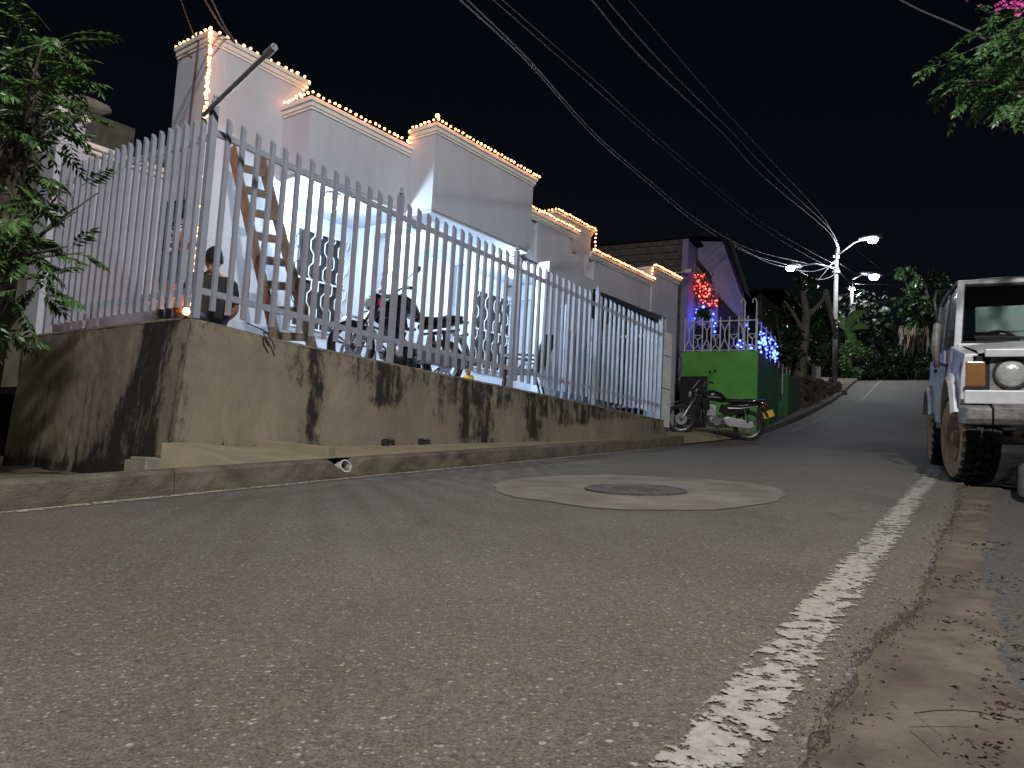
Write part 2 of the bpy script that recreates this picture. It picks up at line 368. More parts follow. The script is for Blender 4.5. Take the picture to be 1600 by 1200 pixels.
# ================================================================== SETTING
def kerb_c(a): return interp([(-20,-4.16),(2,-4.16),(4.4,-4.2),(12.4,-4.15),(19,-4.25),(23.4,-4.24),(33.5,-4.85),(43.5,-5.3),(60,-8)], a)
crack_px = [(1250,1200),(1252,1143),(1287,1139),(1287,1115),(1296,1075),(1329,1073),(1340,1049),(1332,1024),(1356,1009),(1378,980),(1404,965),(1426,949),(1439,927),(1444,899),(1461,874),(1466,837),(1484,815),(1494,782),(1496,760)]
crk = [ac(atG2(*p)) for p in crack_px]
CR = [(-20,-.3),(-1,-.28)]
for a, c in crk:
    if a > CR[-1][0]+.01: CR.append((a, c))
CR += [(8.4,-.02),(20,.1),(44,.0),(60,0)]
def crack_c(a): return interp(CR, a) + (.022*fbm(a*9, 3.1)+.012*fbm(a*31, 7.7) if a < 12 else .03*fbm(a*3, 3.1))
# ground sheet
g = MB()
def gfn(u_, v_):
    a = lerp(-30, 140, u_); c = lerp(-90, 70, v_)
    return W(a, c, prof(a)-.16 + (.02*fbm(a, c)))
g.grid(gfn, 170, 160); gr = g.build('ground', M['dirt'], smooth=True, fix=False); props(gr, kind='structure')
# road
avals = [-20 + i*.5 for i in range(36)] + [-2 + i*.03 for i in range(420)] + [10.6+i*.4 for i in range(120)]
rb = MB()
for i, a in enumerate(avals):
    cl, cr = kerb_c(a)-.02, crack_c(a)
    for j in range(13):
        c = lerp(cl, cr, j/12); rb.v.append(tuple(W(a, c, prof(a))))
    rb.v.append(tuple(W(a, cr+.006, prof(a)-.05)))
N = 14
for i in range(len(avals)-1):
    for j in range(N-1): rb.f.append((i*N+j, i*N+j+1, (i+1)*N+j+1, (i+1)*N+j)); rb.mi.append(0)
props(rb.build('road', M['asphalt'], fix=False), kind='structure')
# shoulder on the right: sandy concrete strip, 2 cm lower than the asphalt
shr_px = [(1600,1046),(1580,980),(1547,907),(1554,870),(1543,782)]
shr = [ac(atG2(*p)) for p in shr_px]
SR = [(-20,.9),(0,.75),(1.0,.62)] + sorted(shr) + [(8.5,.25),(12,.5),(44,.6)]
SR = [SR[0]] + [q for p, q in zip(SR, SR[1:]) if q[0] > p[0]]
def shoulder_c(a): return interp(SR, a) + .06*fbm(a*3, 1.7)+.05*fbm(a*13, 5)
sb = MB()
for a in avals:
    for j in range(9):
        c = lerp(crack_c(a)-.03, shoulder_c(a), j/8)
        z = prof(a)-.030 - (.02 if j == 8 else 0) + .006*fbm(a*4, c*4)
        sb.v.append(tuple(W(a, c, z)))
for i in range(len(avals)-1):
    for j in range(8): sb.f.append((i*9+j, i*9+j+1, (i+1)*9+j+1, (i+1)*9+j)); sb.mi.append(0)
M['shoulder'] = mat('sandy_shoulder', (.098,.081,.062), .92, var=.5, scale=5, bump=.7, bscale=60)
props(sb.build('road_shoulder', M['shoulder'], smooth=True, fix=False), kind='structure')
gt = MB()
gt.grid(lambda p, q: W(lerp(-20, 60, p), lerp(.0, 6, q), prof(lerp(-20, 60, p))-.040+.012*fbm(lerp(-20,60,p)*5, q*30)), 600, 40)
props(gt.build('gutter_ground', M['gravel'], smooth=True, fix=False), kind='structure')
# painted lines (sheets 4 mm above the road)
def strip(name, cfun, w_, a0, a1, n, material, dz=.004):
    b = MB(); ed = []
    for i in range(n+1):
        a = lerp(a0, a1, i/n); c = cfun(a)
        for j in range(5):
            t = j/4; b.v.append(tuple(W(a, c+(t-.5)*w_, prof(a)+dz))); ed.append((.035 if j in (1, 2, 3) else -.06)+.05*fbm(a*2.3, j*.4))
    for i in range(n):
        for j in range(4): b.f.append((i*5+j, i*5+j+1, (i+1)*5+j+1, (i+1)*5+j)); b.mi.append(0)
    me = b.mesh(name, material); at = me.attributes.new('edge', 'FLOAT', 'POINT'); at.data.foreach_set('value', ed)
    return props(inst(name, me), kind='structure')
strip('road_edge_line', lambda a: interp([(-20,-.42),(1.2,-.365),(8,-.36),(44,-.5)], a), .145, -20, 40, 1400, M['line'])
strip('road_edge_line', lambda a: kerb_c(a)+.055, .10, -20, 11.2, 700, M['line_l'])
strip('road_edge_line', lambda a: interp([(18,-3.8),(27,-3.7),(33,-3.9),(43.5,-4.2),(48,-4.6)], a), .11, 19, 48, 300, M['line_l'])
# concrete patch round the manhole
pp = [(772,760),(786,752),(815,748),(870,744),(950,742),(1050,746),(1120,751),(1175,755),(1215,763),(1229,774),(1215,783),(1180,790),(1130,797),(1060,798),(1000,798),(930,795),(880,788),(850,783),(800,777),(776,768)]
pw = [atG2(*p) for p in pp]; ctr = atG2(993, 767)
pb = MB(); ring = []
for i in range(len(pw)):
    p, q = pw[i], pw[(i+1) % len(pw)]
    for k in range(6):
        x = p.lerp(q, k/6); dd = (x-ctr); x = ctr + dd*(1+.03*fbm(x.x*6, x.y*6)); ring.append(x)
ZL = .004
pb.v.append(tuple((ctr.x, ctr.y, gz(ctr.x, ctr.y)+ZL)))
for R_ in (.34, .6, .8, 1.0):
    for x in ring:
        q = ctr.lerp(x, R_); pb.v.append((q.x, q.y, gz(q.x, q.y)+ZL))
n = len(ring)
for j in range(n): pb.f.append((0, 1+j, 1+(j+1) % n)); pb.mi.append(0)
for r_ in range(3):
    for j in range(n): pb.f.append((1+r_*n+j, 1+(r_+1)*n+j, 1+(r_+1)*n+(j+1) % n, 1+r_*n+(j+1) % n)); pb.mi.append(0)
props(pb.build('concrete_patch', M['patch'], fix=False), kind='structure')
# manhole cover
mh = thing('manhole_cover', 'round cast iron manhole cover set in the pale concrete patch', 'manhole', (ctr.x, ctr.y, gz(ctr.x, ctr.y)), 0)
mh.rotation_euler = (Vector((-ru.x*.07, -ru.y*.07, 1))).to_track_quat('Z', 'Y').to_euler()
MB().lathe([(.355,.004),(.355,.016),(.32,.018),(.315,.006)], (0,0,0), n=48).build('rim', M['castiron'], mh, smooth=False)
b = MB().lathe([(.31,.006),(.31,.013),(.28,.014),(.275,.011),(.22,.011),(.215,.015),(.19,.015),(.185,.011),(.001,.012)], (0,0,0), n=48)
for k in range(12):
    an = k*pi/6; b.bar((cos(an)*.06, sin(an)*.06, .013), (cos(an)*.17, sin(an)*.17, .013), .018, .005)
b.build('lid', M['castiron'], mh)

# kerb in pieces, with a broken notch round a drain pipe
def notch(a):
    a0 = NOTCH_A
    return max(0, 1-abs(a-a0)/.17)**.6*.10
NOTCH_A = ac(atG2(522, 745))[0]
kroot = thing('kerb', 'long low concrete kerb running along the left side of the road', 'kerb', (0, 0, 0), 0)
def kerb_piece(a0, a1, h=.15, depth=.16, rough=1.0):
    n = max(4, int((a1-a0)/.05)) if a0 < 13 else max(4, int((a1-a0)/.4))
    b = MB(); K = 7
    for i in range(n+1):
        a = lerp(a0+.004, a1-.004, i/n); c = kerb_c(a); z0 = prof(a); hh = h - notch(a)
        nn = lambda q: .006*rough*fbm(a*7, q*3.3, 2)+.004*rough*fbm(a*31, q*9)
        row = [(c, z0-.1), (c+nn(0), z0+.03), (c-.004+nn(1), z0+hh*.5), (c-.01+nn(2), z0+hh-.02), (c-.03, z0+hh+nn(3)), (c-depth*.6, z0+hh+nn(4)*.6), (c-depth, z0+hh), (c-depth, z0-.1)]
        for cc, zz in row: b.v.append(tuple(W(a, cc, zz)))
    for i in range(n):
        for j in range(7): b.f.append((i*8+j, i*8+j+1, (i+1)*8+j+1, (i+1)*8+j)); b.mi.append(0)
    b.f.append(tuple(range(8))); b.f.append(tuple(n*8+j for j in reversed(range(8)))); b.mi += [0, 0]
    return b.build('kerb_stone', M['concrete_d'], kroot, smooth=False)
for a0, a1 in ((-12,-7),(-7,-2.5),(-2.5,-.2),(-.2, ac(atG2(262,772))[0]),(ac(atG2(262,772))[0], NOTCH_A),(NOTCH_A, ac(atG2(603,738))[0]),(ac(atG2(603,738))[0], 6.9),(6.9,9.1),(9.1,11.0),(11.0,12.35)):
    kerb_piece(a0, a1)
for a0, a1 in ((17.6,20),(20,23),(23,26),(26,29),(29,32),(32,35),(35,38.5),(38.5,42),(42,46)): kerb_piece(a0, a1, .14, .18)

# sidewalk between kerb and retaining wall
def wall_base_z(s): return interp([(-.3,-.02)] + sorted((onoff(x, y, -.03)[0], onoff(x, y, -.03)[1]) for x, y in ((400,695),(500,696),(700,692),(1030,685))) + [(14,.62)], s)
sl_a0 = ac(atG2(279, 735, .15))[0]
sb = MB(); K = 10; NN = 160
for i in range(NN+1):
    a = lerp(sl_a0, 12.3, i/NN); c0 = kerb_c(a)-.155; zf = prof(a)+.147
    raise_ = max(0, 1-(a-sl_a0)/.62)*.165
    pf = W(a, c0, 0)
    s_ = lerp(-.12, 8.36, ((a-sl_a0)/(12.3-sl_a0))**1.0); pbk = C0+hu*s_+hn*(-.02 if s_ > .2 else -.10); zb = max(wall_base_z(s_), -.03)
    for j in range(K+1):
        t = j/K; q = pf.lerp(pbk, t); z = lerp(zf+raise_, zb, t) + .004*fbm(q.x*3, q.y*3)
        sb.v.append((q.x, q.y, z))
for i in range(NN):
    for j in range(K): sb.f.append((i*(K+1)+j, (i+1)*(K+1)+j, (i+1)*(K+1)+j+1, i*(K+1)+j+1)); sb.mi.append(0)
k0 = len(sb.v)   # front riser of the raised slab and its left end
for i in range(0, 20):
    a = lerp(sl_a0, 12.3, i/NN); v = sb.v[i*(K+1)]; sb.v += [v, (v[0], v[1], prof(a)+.0)]
for i in range(19): sb.f.append((k0+2*i, k0+2*i+1, k0+2*i+3, k0+2*i+2)); sb.mi.append(0)
k1 = len(sb.v)
for j in range(K+1): v = sb.v[j]; sb.v += [v, (v[0], v[1], -.6)]
for j in range(K): sb.f.append((k1+2*j, k1+2*j+2, k1+2*j+3, k1+2*j+1)); sb.mi.append(0)
props(sb.build('sidewalk', M['sidewalk'], smooth=False, fix=False), kind='structure')
# low concrete ridge across the sidewalk
p0 = atG2(397, 694, .16); p1 = atG2(518, 714, .15)
q0 = Vector((C0.x, C0.y, 0))+hu*onoff(397,694,0)[0]+hn*.03; q0.z = onoff(397,694,0)[1]-.01
rg = thing('concrete_ridge', 'low concrete ridge crossing the sidewalk from stained wall to kerb', 'ridge', (0,0,0))
MB().bar(q0+Vector((0,0,.01)), p1+Vector((0,0,.035)), .10, .09).build('ridge_bar', M['sidewalk'], rg, bevel=.008)
# driveway apron after the kerb, where the motorcycle is parked
dv = MB()
def dfn(p, q):
    a = lerp(12.2, 17.7, p); c = lerp(-4.15, -7.6, q)
    h = .147 if q > .12 else lerp(.02, .147, q/.12)
    return W(a, c, prof(a)+h+.01*fbm(a*2, c*2))
dv.grid(dfn, 40, 24); props(dv.build('driveway_apron', M['sidewalk'], smooth=True, fix=False), kind='structure')
vg = MB(); vg.grid(lambda p, q: W(lerp(17.5, 47, p), lerp(kerb_c(lerp(17.5,47,p))-.17, -13, q), prof(lerp(17.5,47,p))+.13+.5*q*(.4+.4*fbm(p*20, q*4))), 90, 24)
props(vg.build('verge', M['dirt'], smooth=True, fix=False), kind='structure')
# dirt behind the kerb on the left
dl = MB(); dl.grid(lambda p, q: W(lerp(-6, sl_a0+.5, p), lerp(-4.3, -8.5, q), min(prof(lerp(-6, sl_a0+.5, p))+.06, -.30)+ (.02 if q < .04 else .03*fbm(p*18, q*9))), 60, 40)
props(dl.build('dirt_bank', M['dirt'], smooth=True, fix=False), kind='structure')

# drain pipe in the notch
pc = W(NOTCH_A+.01, kerb_c(NOTCH_A)-.05, prof(NOTCH_A)+.085)
dp = thing('drain_pipe', 'broken white plastic drain pipe sticking out of the notched kerb', 'pipe', pc)
dr = (rn*.80+Vector((0,0,.30))-ru*.15).normalized()
MB().lathe([(.052,-.10),(.052,.02),(.044,.02),(.044,-.10)], (0,0,0), dr, 20).build('pipe_wall', M['plastic_w'], dp, smooth=False)
MB().lathe([(.044,-.05),(.001,-.05)], (0,0,0), dr, 16).build('pipe_inside', M['door_dark'], dp)
def rock_mesh(name, r, mat_, sub=2, amp=.35):
    bm = bmesh.new(); bmesh.ops.create_icosphere(bm, subdivisions=sub, radius=r)
    sd_ = random.random()*50
    for v in bm.verts: v.co *= 1+amp*fbm(v.co.x/r+sd_, v.co.y/r, v.co.z/r, 3); v.co.z *= .65
    me = bpy.data.meshes.new(name); bm.to_mesh(me); bm.free(); me.materials.append(mat_); return me
rk = thing('broken_kerb_rubble', 'crumbled concrete lumps beside the drain pipe in the kerb', 'rubble', pc)
rmesh = [rock_mesh('lump', .028, M['concrete_d'], 2) for _ in range(4)]
for i in range(26):
    o = inst('lump', random.choice(rmesh), rk, tuple(ru*random.uniform(-.12,.22)+rn*random.uniform(-.1,.04)+Vector((0,0,random.uniform(-.075,.0)))))
    o.scale = [random.uniform(.4,1.1)]*3; o.rotation_euler = (random.random()*6,)*3

# ================================================================== RETAINING WALL
def wtop(s): return interp([(0,.965),(.7,.925),(2.14,.895),(5,.85),(8.33,.775)], s)
def wtopL(o): return interp([(0,.965),(.4,.985),(1.5,.99),(3.1,.99)], o)
rw = hthing('retaining_wall', 'tall stained concrete retaining wall that carries the iron railing', 'retaining wall')
def band(x, c, wd): return math.exp(-((x-c)/wd)**2)
FS = []   # stains on the street face, read off the wall: (s centre, half width, lower reach 0 top .. 1 base, strength)
for px, wpx, reach, st in ((487,13,1.0,1.05),(470,26,.42,.6),(598,26,.55,1.0),(583,40,.3,.7),(683,13,.7,.7),(722,12,1.0,1.05),(752,20,1.05,1.0),(738,50,.45,.9),(826,14,1.0,1.15),(838,26,.5,.9),(873,16,.65,.9),(905,16,.6,.85),(925,24,.4,.9),(1018,14,.8,.55),(650,30,.22,.6),(960,30,.25,.6),(780,40,.3,.6)):
    s0 = onoff(px, 560+(px-560)*.2, 0)[0]; s1 = onoff(px+wpx, 560+(px-560)*.2, 0)[0]
    FS.append((s0, (s1-s0), reach, st))
def stain_front(s, t):       # t = 0 top, 1 base
    v = .55*math.exp(-t/.10)*(.8+.5*fbm(s*2.1, 9)) if s > .9 else .25*math.exp(-t/.08)
    for s0, wd, reach, st in FS:
        wob = .05*fbm(t*4, s0*3)
        v = max(v, st*band(s+wob, s0, wd*(1.15-.35*t))*max(0, min(1, (reach-t)/.16+.5)))
    v += .5*band(s, .0, .07)*(.6+.4*fbm(t*7, 2)) + (.45*math.exp(-(1-t)/.05)*.5)
    streak = .5+.75*fbm(s*13, t*1.2, 4)
    return v*max(.25, min(1.25, streak+.35))
def stain_side(o, t):
    e0 = lerp(.16, .20, t); e1 = lerp(.82, 1.45, min(1, t*1.1)**1.8)
    v = 0
    if e0 < o < e1:
        v = 1.3*min(1, (o-e0)/.10)*min(1, (e1-o)/.22)*(.75+.5*fbm(o*5, t*2.2))
        if t > .55: v *= 1-.35*(o > .55)*(t-.55)/.45
    v += .5*math.exp(-t/.07)*(.6+.6*fbm(o*4, 1)) + .55*band(o, .05, .05)*(t > .15)
    for o0 in (1.25,1.42,1.55,1.75,2.35,2.6): v = max(v, .42*band(o+.03*fbm(t*3, o0), o0, .03)*(t > .35))
    v += .35*math.exp(-(1-t)/.07)
    return v*(.7+.6*max(0, .5+fbm(o*14, t*1.5, 8)))
def stained(name, fn, nu, nv, sfn, pu, pv):
    b = MB(); b.grid(fn, nu, nv); me = b.mesh(name, M['retain'], True)
    at = me.attributes.new('stain', 'FLOAT', 'POINT')
    at.data.foreach_set('value', [sfn(i/nu, j/nv) for i in range(nu+1) for j in range(nv+1)])
    return inst(name, me, rw)
L = 8.36
def wf(p, q):
    s = p*L-.0; zt = wtop(s)-.02; zb = wall_base_z(s)-.25 if s > .3 else -.5
    z = lerp(zt, zb, q); bat = .055*q + .012*fbm(s*1.2, z*1.5) + (.004*fbm(s*9, z*9))
    return (s-(.07+.10*q)*max(0, 1-p*20), -.07-bat, z)
def wfl(p, q):
    o = p*3.1; zt = wtopL(o)-.02; z = lerp(zt, -.55, q)
    return (-.07-.10*q-.012*fbm(o*1.2, z*1.4, 3)-.004*fbm(o*9, z*9), o-.07-.055*q*(1-p)*1.0, z)
def tq(q, s):   # fraction of the visible height
    zt = wtop(s)-.02; zb = wall_base_z(s)-.25 if s > .3 else -.5; z = lerp(zt, zb, q)
    return max(0, (zt-z)/max(.05, zt-max(wall_base_z(s), -.05)))
stained('street_face', wf, 420, 56, lambda p, q: stain_front(p*L, tq(q, p*L)), 0, 0)
stained('side_face', wfl, 220, 80, lambda p, q: stain_side(p*3.1, min(1.05, q*1.55/1.2)), 0, 0)
# coping / core
b = MB()
def rim(s): return wtop(s)
NS = 60
for i in range(NS+1):
    s = lerp(-.07, L, i/NS); z = wtop(max(0, s)) + .004*fbm(s*8, 2)
    for o_, dz in ((-.072,-.025),(-.06,-.002),(.07,0),(.07,-.4)): b.v.append((s, o_, z+dz))
for i in range(NS):
    for j in range(3): b.f.append((i*4+j, i*4+j+1, (i+1)*4+j+1, (i+1)*4+j)); b.mi.append(0)
k = len(b.v)
for i in range(NS+1):
    o_ = lerp(-.07, 3.05, i/NS); z = wtopL(max(0, o_)) + .004*fbm(o_*8, 2)
    for s_, dz in ((-.072,-.025),(-.06,-.001),(.07,.001),(.07,-.4)): b.v.append((s_, o_, z+dz))
for i in range(NS):
    for j in range(3): b.f.append((k+i*4+j, k+(i+1)*4+j, k+(i+1)*4+j+1, k+i*4+j+1)); b.mi.append(0)
z8 = wtop(L)
b.add([(L,-.13,-.2),(L,.07,-.2),(L,.07,z8),(L,-.07,z8)], [(0,1,2,3)])
o = b.build('coping', M['retain'], rw, smooth=False)
at = o.data.attributes.new('stain', 'FLOAT', 'POINT'); at.data.foreach_set('value', [.35]*len(o.data.vertices))

# ================================================================== RAILINGS
barmesh = {}
def tube_bar(name, h, w_=.038, slant=.03):
    b = MB(); t = w_/2
    b.add([(-t,-t,0),(t,-t,0),(t,t,0),(-t,t,0),(-t,-t,h-slant),(t,-t,h-slant),(t,t,h),(-t,t,h)], [(3,2,1,0),(4,5,6,7),(0,1,5,4),(1,2,6,5),(2,3,7,6),(3,0,4,7)])
    return b
def fence_run(name, label, along, length, zfun_top, zfun_bot, postpos, spacing, group=None, topfun=None, first=.15):
    r = hthing(name, label, 'railing')
    def P(x, z, off=0): return (x, off, z) if along == 's' else (off, x, z)
    n = int(length/spacing)
    bm_ = tube_bar('bar', 1.0, .037).mesh('bar', M['fence'])
    xs = []
    x = first
    while x < length-.05:
        if min(abs(x-p) for p in postpos) > spacing*.45: xs.append(x)
        x += spacing
    for i, x in enumerate(xs):
        zb = zfun_bot(x)+.10; zt = zfun_top(x)+random.uniform(-.006,.006)
        o = inst('bar', bm_, r, P(x, zb, -.0)); o.scale = (1, 1, zt-zb); o.rotation_euler = (random.uniform(-.004,.004), random.uniform(-.004,.004), 0)
    for x in postpos:
        b = MB(); zb = zfun_bot(x)-.02; zt = zfun_top(x)+.045; t = .027
        b.box(x-t if along == 's' else -t, x+t if along == 's' else t, -t if along == 's' else x-t, t if along == 's' else x+t, zb, zt)
        b.lathe([(.012,0),(.014,.012),(.028,.016),(.026,.035),(.016,.05),(.012,.056),(.02,.066),(.016,.08),(.001,.086)], P(x, zt-.001, 0), n=12)
        b.build('post', M['fence'], r)
    for f, nm in ((lambda x: zfun_top(x)-.165, 'rail'), (lambda x: zfun_bot(x)+.245, 'rail')):
        b = MB(); xp = sorted(set([0.0, length]+list(postpos)))
        for x0, x1 in zip(xp, xp[1:]):
            b.bar(P(x0, f(x0), .028), P(x1, f(x1), .028), .03, .052)
        b.build('rail', M['fence'], r)
    return r
def ftop(s): return wtop(s) + interp([(0,1.735),(2.14,1.72),(4.19,1.68),(6.2,1.64),(8.36,1.60)], s)
P4 = [0.0, 2.145, 4.19, 6.2, 8.33]
main_fence = fence_run('iron_fence', 'long grey painted iron railing along the street on top of the stained wall', 's', 8.33, ftop, wtop, P4, .143, first=.143)
def ftopL(o): return wtopL(o) + interp([(0,1.70),(2.5,1.76)], o)
side_fence = fence_run('iron_fence', 'shorter grey iron railing on the side of the terrace behind the leafy tree', 'o', 2.75, ftopL, wtopL, [2.75], .135, first=.135)
# open gate leaf standing inward at the far end of the railing
gl = hthing('gate_leaf', 'light grey iron gate leaf swung inward at the far end of the railing', 'gate')
gb = tube_bar('bar', 1.0, .034).mesh('bar', M['fence'])
for i in range(11):
    o_ = .10 + i*.115; o = inst('bar', gb, gl, (8.45, o_, .80)); o.scale = (1, 1, 1.62 if i % 3 else 1.70)
for z in (2.23, 1.0):
    MB().bar((8.47, .04, z), (8.47, 1.28, z), .04, .045).build('rail', M['fence'], gl)
MB().box(8.43, 8.47, .9, 1.05, 1.50, 1.64).build('lock_box', M['galv'], gl)
MB().box(8.435, 8.465, .04, 1.28, .78, .86).build('kick_plate', M['fence'], gl)
# second set of wide bars behind
gl2 = hthing('gate_leaf', 'second iron gate leaf with wide flat bars folded in front of the garage opening', 'gate')
gw = MB().box(-.045,.045,-.012,.012,0,1).mesh('flat_bar', M['fence'])
for i in range(9):
    o = inst('flat_bar', gw, gl2, (6.95+i*.21, 1.02, .80)); o.scale = (1, 1, 1.72-.02*i)
for z in (2.1, 1.0): MB().bar((6.9, 1.04, z), (8.75, 1.04, z), .03, .05).build('rail', M['fence'], gl2)
# white sheet metal gate post panel past the railing end
pa = hthing('gate_post_panel', 'tall narrow white sheet metal gate post panel standing where the railing ends', 'cabinet')
s0_, zt_ = onoff(1033, 516, .02); s1_, _ = onoff(1048, 560, .02)
b = MB()
for za, zb_ in ((.66, 1.30), (1.315, 1.86), (1.875, zt_)):
    MB().box(s0_+.02, s1_, .0, .22, za, zb_).build('door_panel', M['panelw'], pa, bevel=.006)
MB().box(s0_+.01, s1_+.012, .03, .25, .62, zt_+.02).build('frame', M['galv'], pa)

# ================================================================== HOUSE
hs = hthing('house', 'white flat roofed house with stepped parapets and lit porch', 'house')
def hbox(name, s0, s1, o0, o1, z0, z1, m_='plaster', bev=0): return MB().box(s0, s1, o0, o1, z0, z1).build(name, M[m_], hs, bevel=bev)
def cornice(s0, s1, o0, o1, z, left=True):
    # two-step moulding on the street front and the left side
    b = MB()
    for dz0, dz1, pr in ((-.115,-.085,.018),(-.083,-.03,.035),(-.028,.02,.06)):
        x0 = s0-(pr if left else 0)
        b.box(x0, s1+pr*.6, o0-pr, o0-.001, z+dz0, z+dz1)
        if left: b.box(x0, s0-.001, o0, o1, z+dz0, z+dz1)
    b.build('cornice', M['cornice'], hs)
FZ = .80
# towers (outer street face offsets found from the photo)
hbox('parapet_tower', 1.20, 2.525, 2.30, 3.00, .55, 4.66); cornice(1.20, 2.525, 2.30, 3.0, 4.66)
hbox('parapet_wall', 2.245, 4.06, 1.75, 2.298, 3.30, 4.18); cornice(2.245, 3.915, 1.75, 2.3, 4.18)
hbox('parapet_tower', 3.92, 6.19, 1.27, 1.748, 3.25, 4.41); cornice(3.92, 6.19, 1.27, 1.75, 4.41)
hbox('parapet_wall', 6.192, 8.20, 1.80, 2.2, 3.36, 4.15); hbox('parapet_panel', 7.02, 8.05, 1.74, 1.798, 3.34, 4.06); cornice(6.25, 8.26, 1.74, 1.8, 4.15, False)
hbox('parapet_wall', 8.201, 8.519, 1.80, 2.2, 3.36, 3.80)
hbox('parapet_tower', 8.20, 9.50, 2.203, 2.9, 3.0, 4.61); cornice(8.20, 9.50, 2.203, 2.9, 4.61)
hbox('garage_lintel', 8.52, 10.80, 1.50, 1.72, 3.17, 3.81); cornice(8.35, 10.78, 1.50, 1.7, 3.81, False)
hbox('parapet_tower', 10.802, 12.05, 1.47, 1.95, 3.17, 4.10); cornice(10.802, 12.05, 1.47, 1.95, 4.10)
hbox('garage_pier', 11.55, 12.05, 1.47, 1.95, .5, 3.168)
hbox('porch_end_wall', 7.08, 8.52, 1.503, 1.75, .5, 3.335)
hbox('garage_side_wall', 8.30, 8.52, 1.752, 5.0, .5, 3.30)
hbox('garage_back_wall', 8.52, 12.05, 4.6, 4.8, .5, 3.3, 'plaster')
hbox('garage_end_wall', 11.9, 12.04, 1.952, 4.6, .5, 3.4)
hbox('garage_roof', 8.32, 12.05, 1.73, 4.7, 3.32, 3.42)
gd = MB()
for k in range(7): gd.box(8.55, 11.53, 1.80+.01*(k % 2), 1.83+.01*(k % 2), .8+k*.34, .8+k*.34+.335)
gd.build('garage_shade_slats', M['door_dark'], hs)  # near-black slats stand for the unlit inside of the open garage
# body of the house behind the porch
hbox('porch_back_wall', 2.53, 7.9, 3.0, 3.2, .5, 3.262)
hbox('back_wing_wall', .12, 1.198, 3.0, 3.18, .5, 3.15); b = MB(); b.box(.1, 1.198, 2.96, 2.999, 3.06, 3.10); b.box(.1, 1.198, 2.94, 2.999, 3.12, 3.17); b.build('ledge', M['cornice'], hs)
hbox('porch_ceiling', 2.26, 8.05, 1.76, 3.3, 3.263, 3.298); hbox('porch_ceiling', 3.94, 6.17, 1.29, 1.758, 3.215, 3.248)
hbox('roof_slab', 1.21, 8.19, 2.31, 6.0, 3.302, 3.5)
hbox('rear_house_wall', .2, 8.3, 5.8, 6.0, .5, 3.301)
hbox('side_house_wall', .2, .4, 3.2, 5.8, .5, 3.301, 'concrete')
hbox('corner_pillar', -.06, .20, 2.86, 3.20, .93, 3.34); hbox('pillar_cap', -.09, .23, 2.83, 3.23, 3.342, 3.40, 'cornice')
hbox('porch_pillar', 6.45, 6.68, 2.72, 2.998, .8, 3.26)
hbox('porch_pillar', 4.10, 4.34, 2.55, 2.998, .8, 3.26)
hbox('ceiling_beam', 4.10, 4.30, 1.80, 2.548, 3.12, 3.261)
fl = MB()
def flz(s): return wtop(max(0, min(8.3, s)))-.035
for i in range(20):
    s0 = lerp(.075, 8.3, i/20); s1 = lerp(.075, 8.3, (i+1)/20)
    fl.add([(s0,.075,flz(s0)),(s1,.075,flz(s1)),(s1,3.05,flz(s1)),(s0,3.05,flz(s0))], [(0,1,2,3)])
fl.build('porch_floor', M['floor'], hs, fix=False)
hbox('porch_step', 2.6, 7.0, 2.55, 2.995, .75, 1.06, 'floor')
# windows with zigzag iron grilles
def window(s0, s1, z0, z1, dark_from, o=3.0):
    wn = MB(); t = .05
    for a0, a1, b0, b1 in ((s0-t, s1+t, z1, z1+t), (s0-t, s1+t, z0-t, z0), (s0-t, s0, z0, z1), (s1, s1+t, z0, z1)): wn.box(a0, a1, o-.03, o-.002, b0, b1)
    wr = wn.build('window', M['plaster'], hs)
    MB().box(dark_from, s1, o-.012, o-.004, z0, z1).build('curtain', M['door_dark'], wr)
    if dark_from > s0: MB().box(s0, dark_from, o-.010, o-.004, z0, z1).build('reveal', M['plaster'], wr)
    for z in (z0+.02, (z0+z1)/2, z1-.02): MB().box(s0, s1, o-.065, o-.05, z-.012, z+.012).build('grille_rail', M['iron_light'], wr)
    nb = int((s1-s0)/.115); ms = (MB(), MB())
    P_ = .19
    for i in range(nb+1):
        s = s0 + (s1-s0)*i/nb; pts = []; z = z0; k = 0
        while z < z1-.02:
            d = .03*(1 if k % 2 else -1); pts += [(s+d, o-.06, z), (s+d, o-.06, min(z1, z+P_*.62))]; z += P_; k += 1
        b = MB().tube(pts, .009, 5); b.build('grille_bar', M['iron_light'] if s > dark_from-.02 else M['dark_iron'], wr)
    return wr
w1 = window(onoff(440,350,3.0)[0], onoff(539,375,3.0)[0], 1.62, 3.03, onoff(468,352,3.0)[0])
w2 = window(onoff(737,447,3.0)[0], onoff(796,465,3.0)[0], 1.55, 2.97, 0+onoff(737,447,3.0)[0])
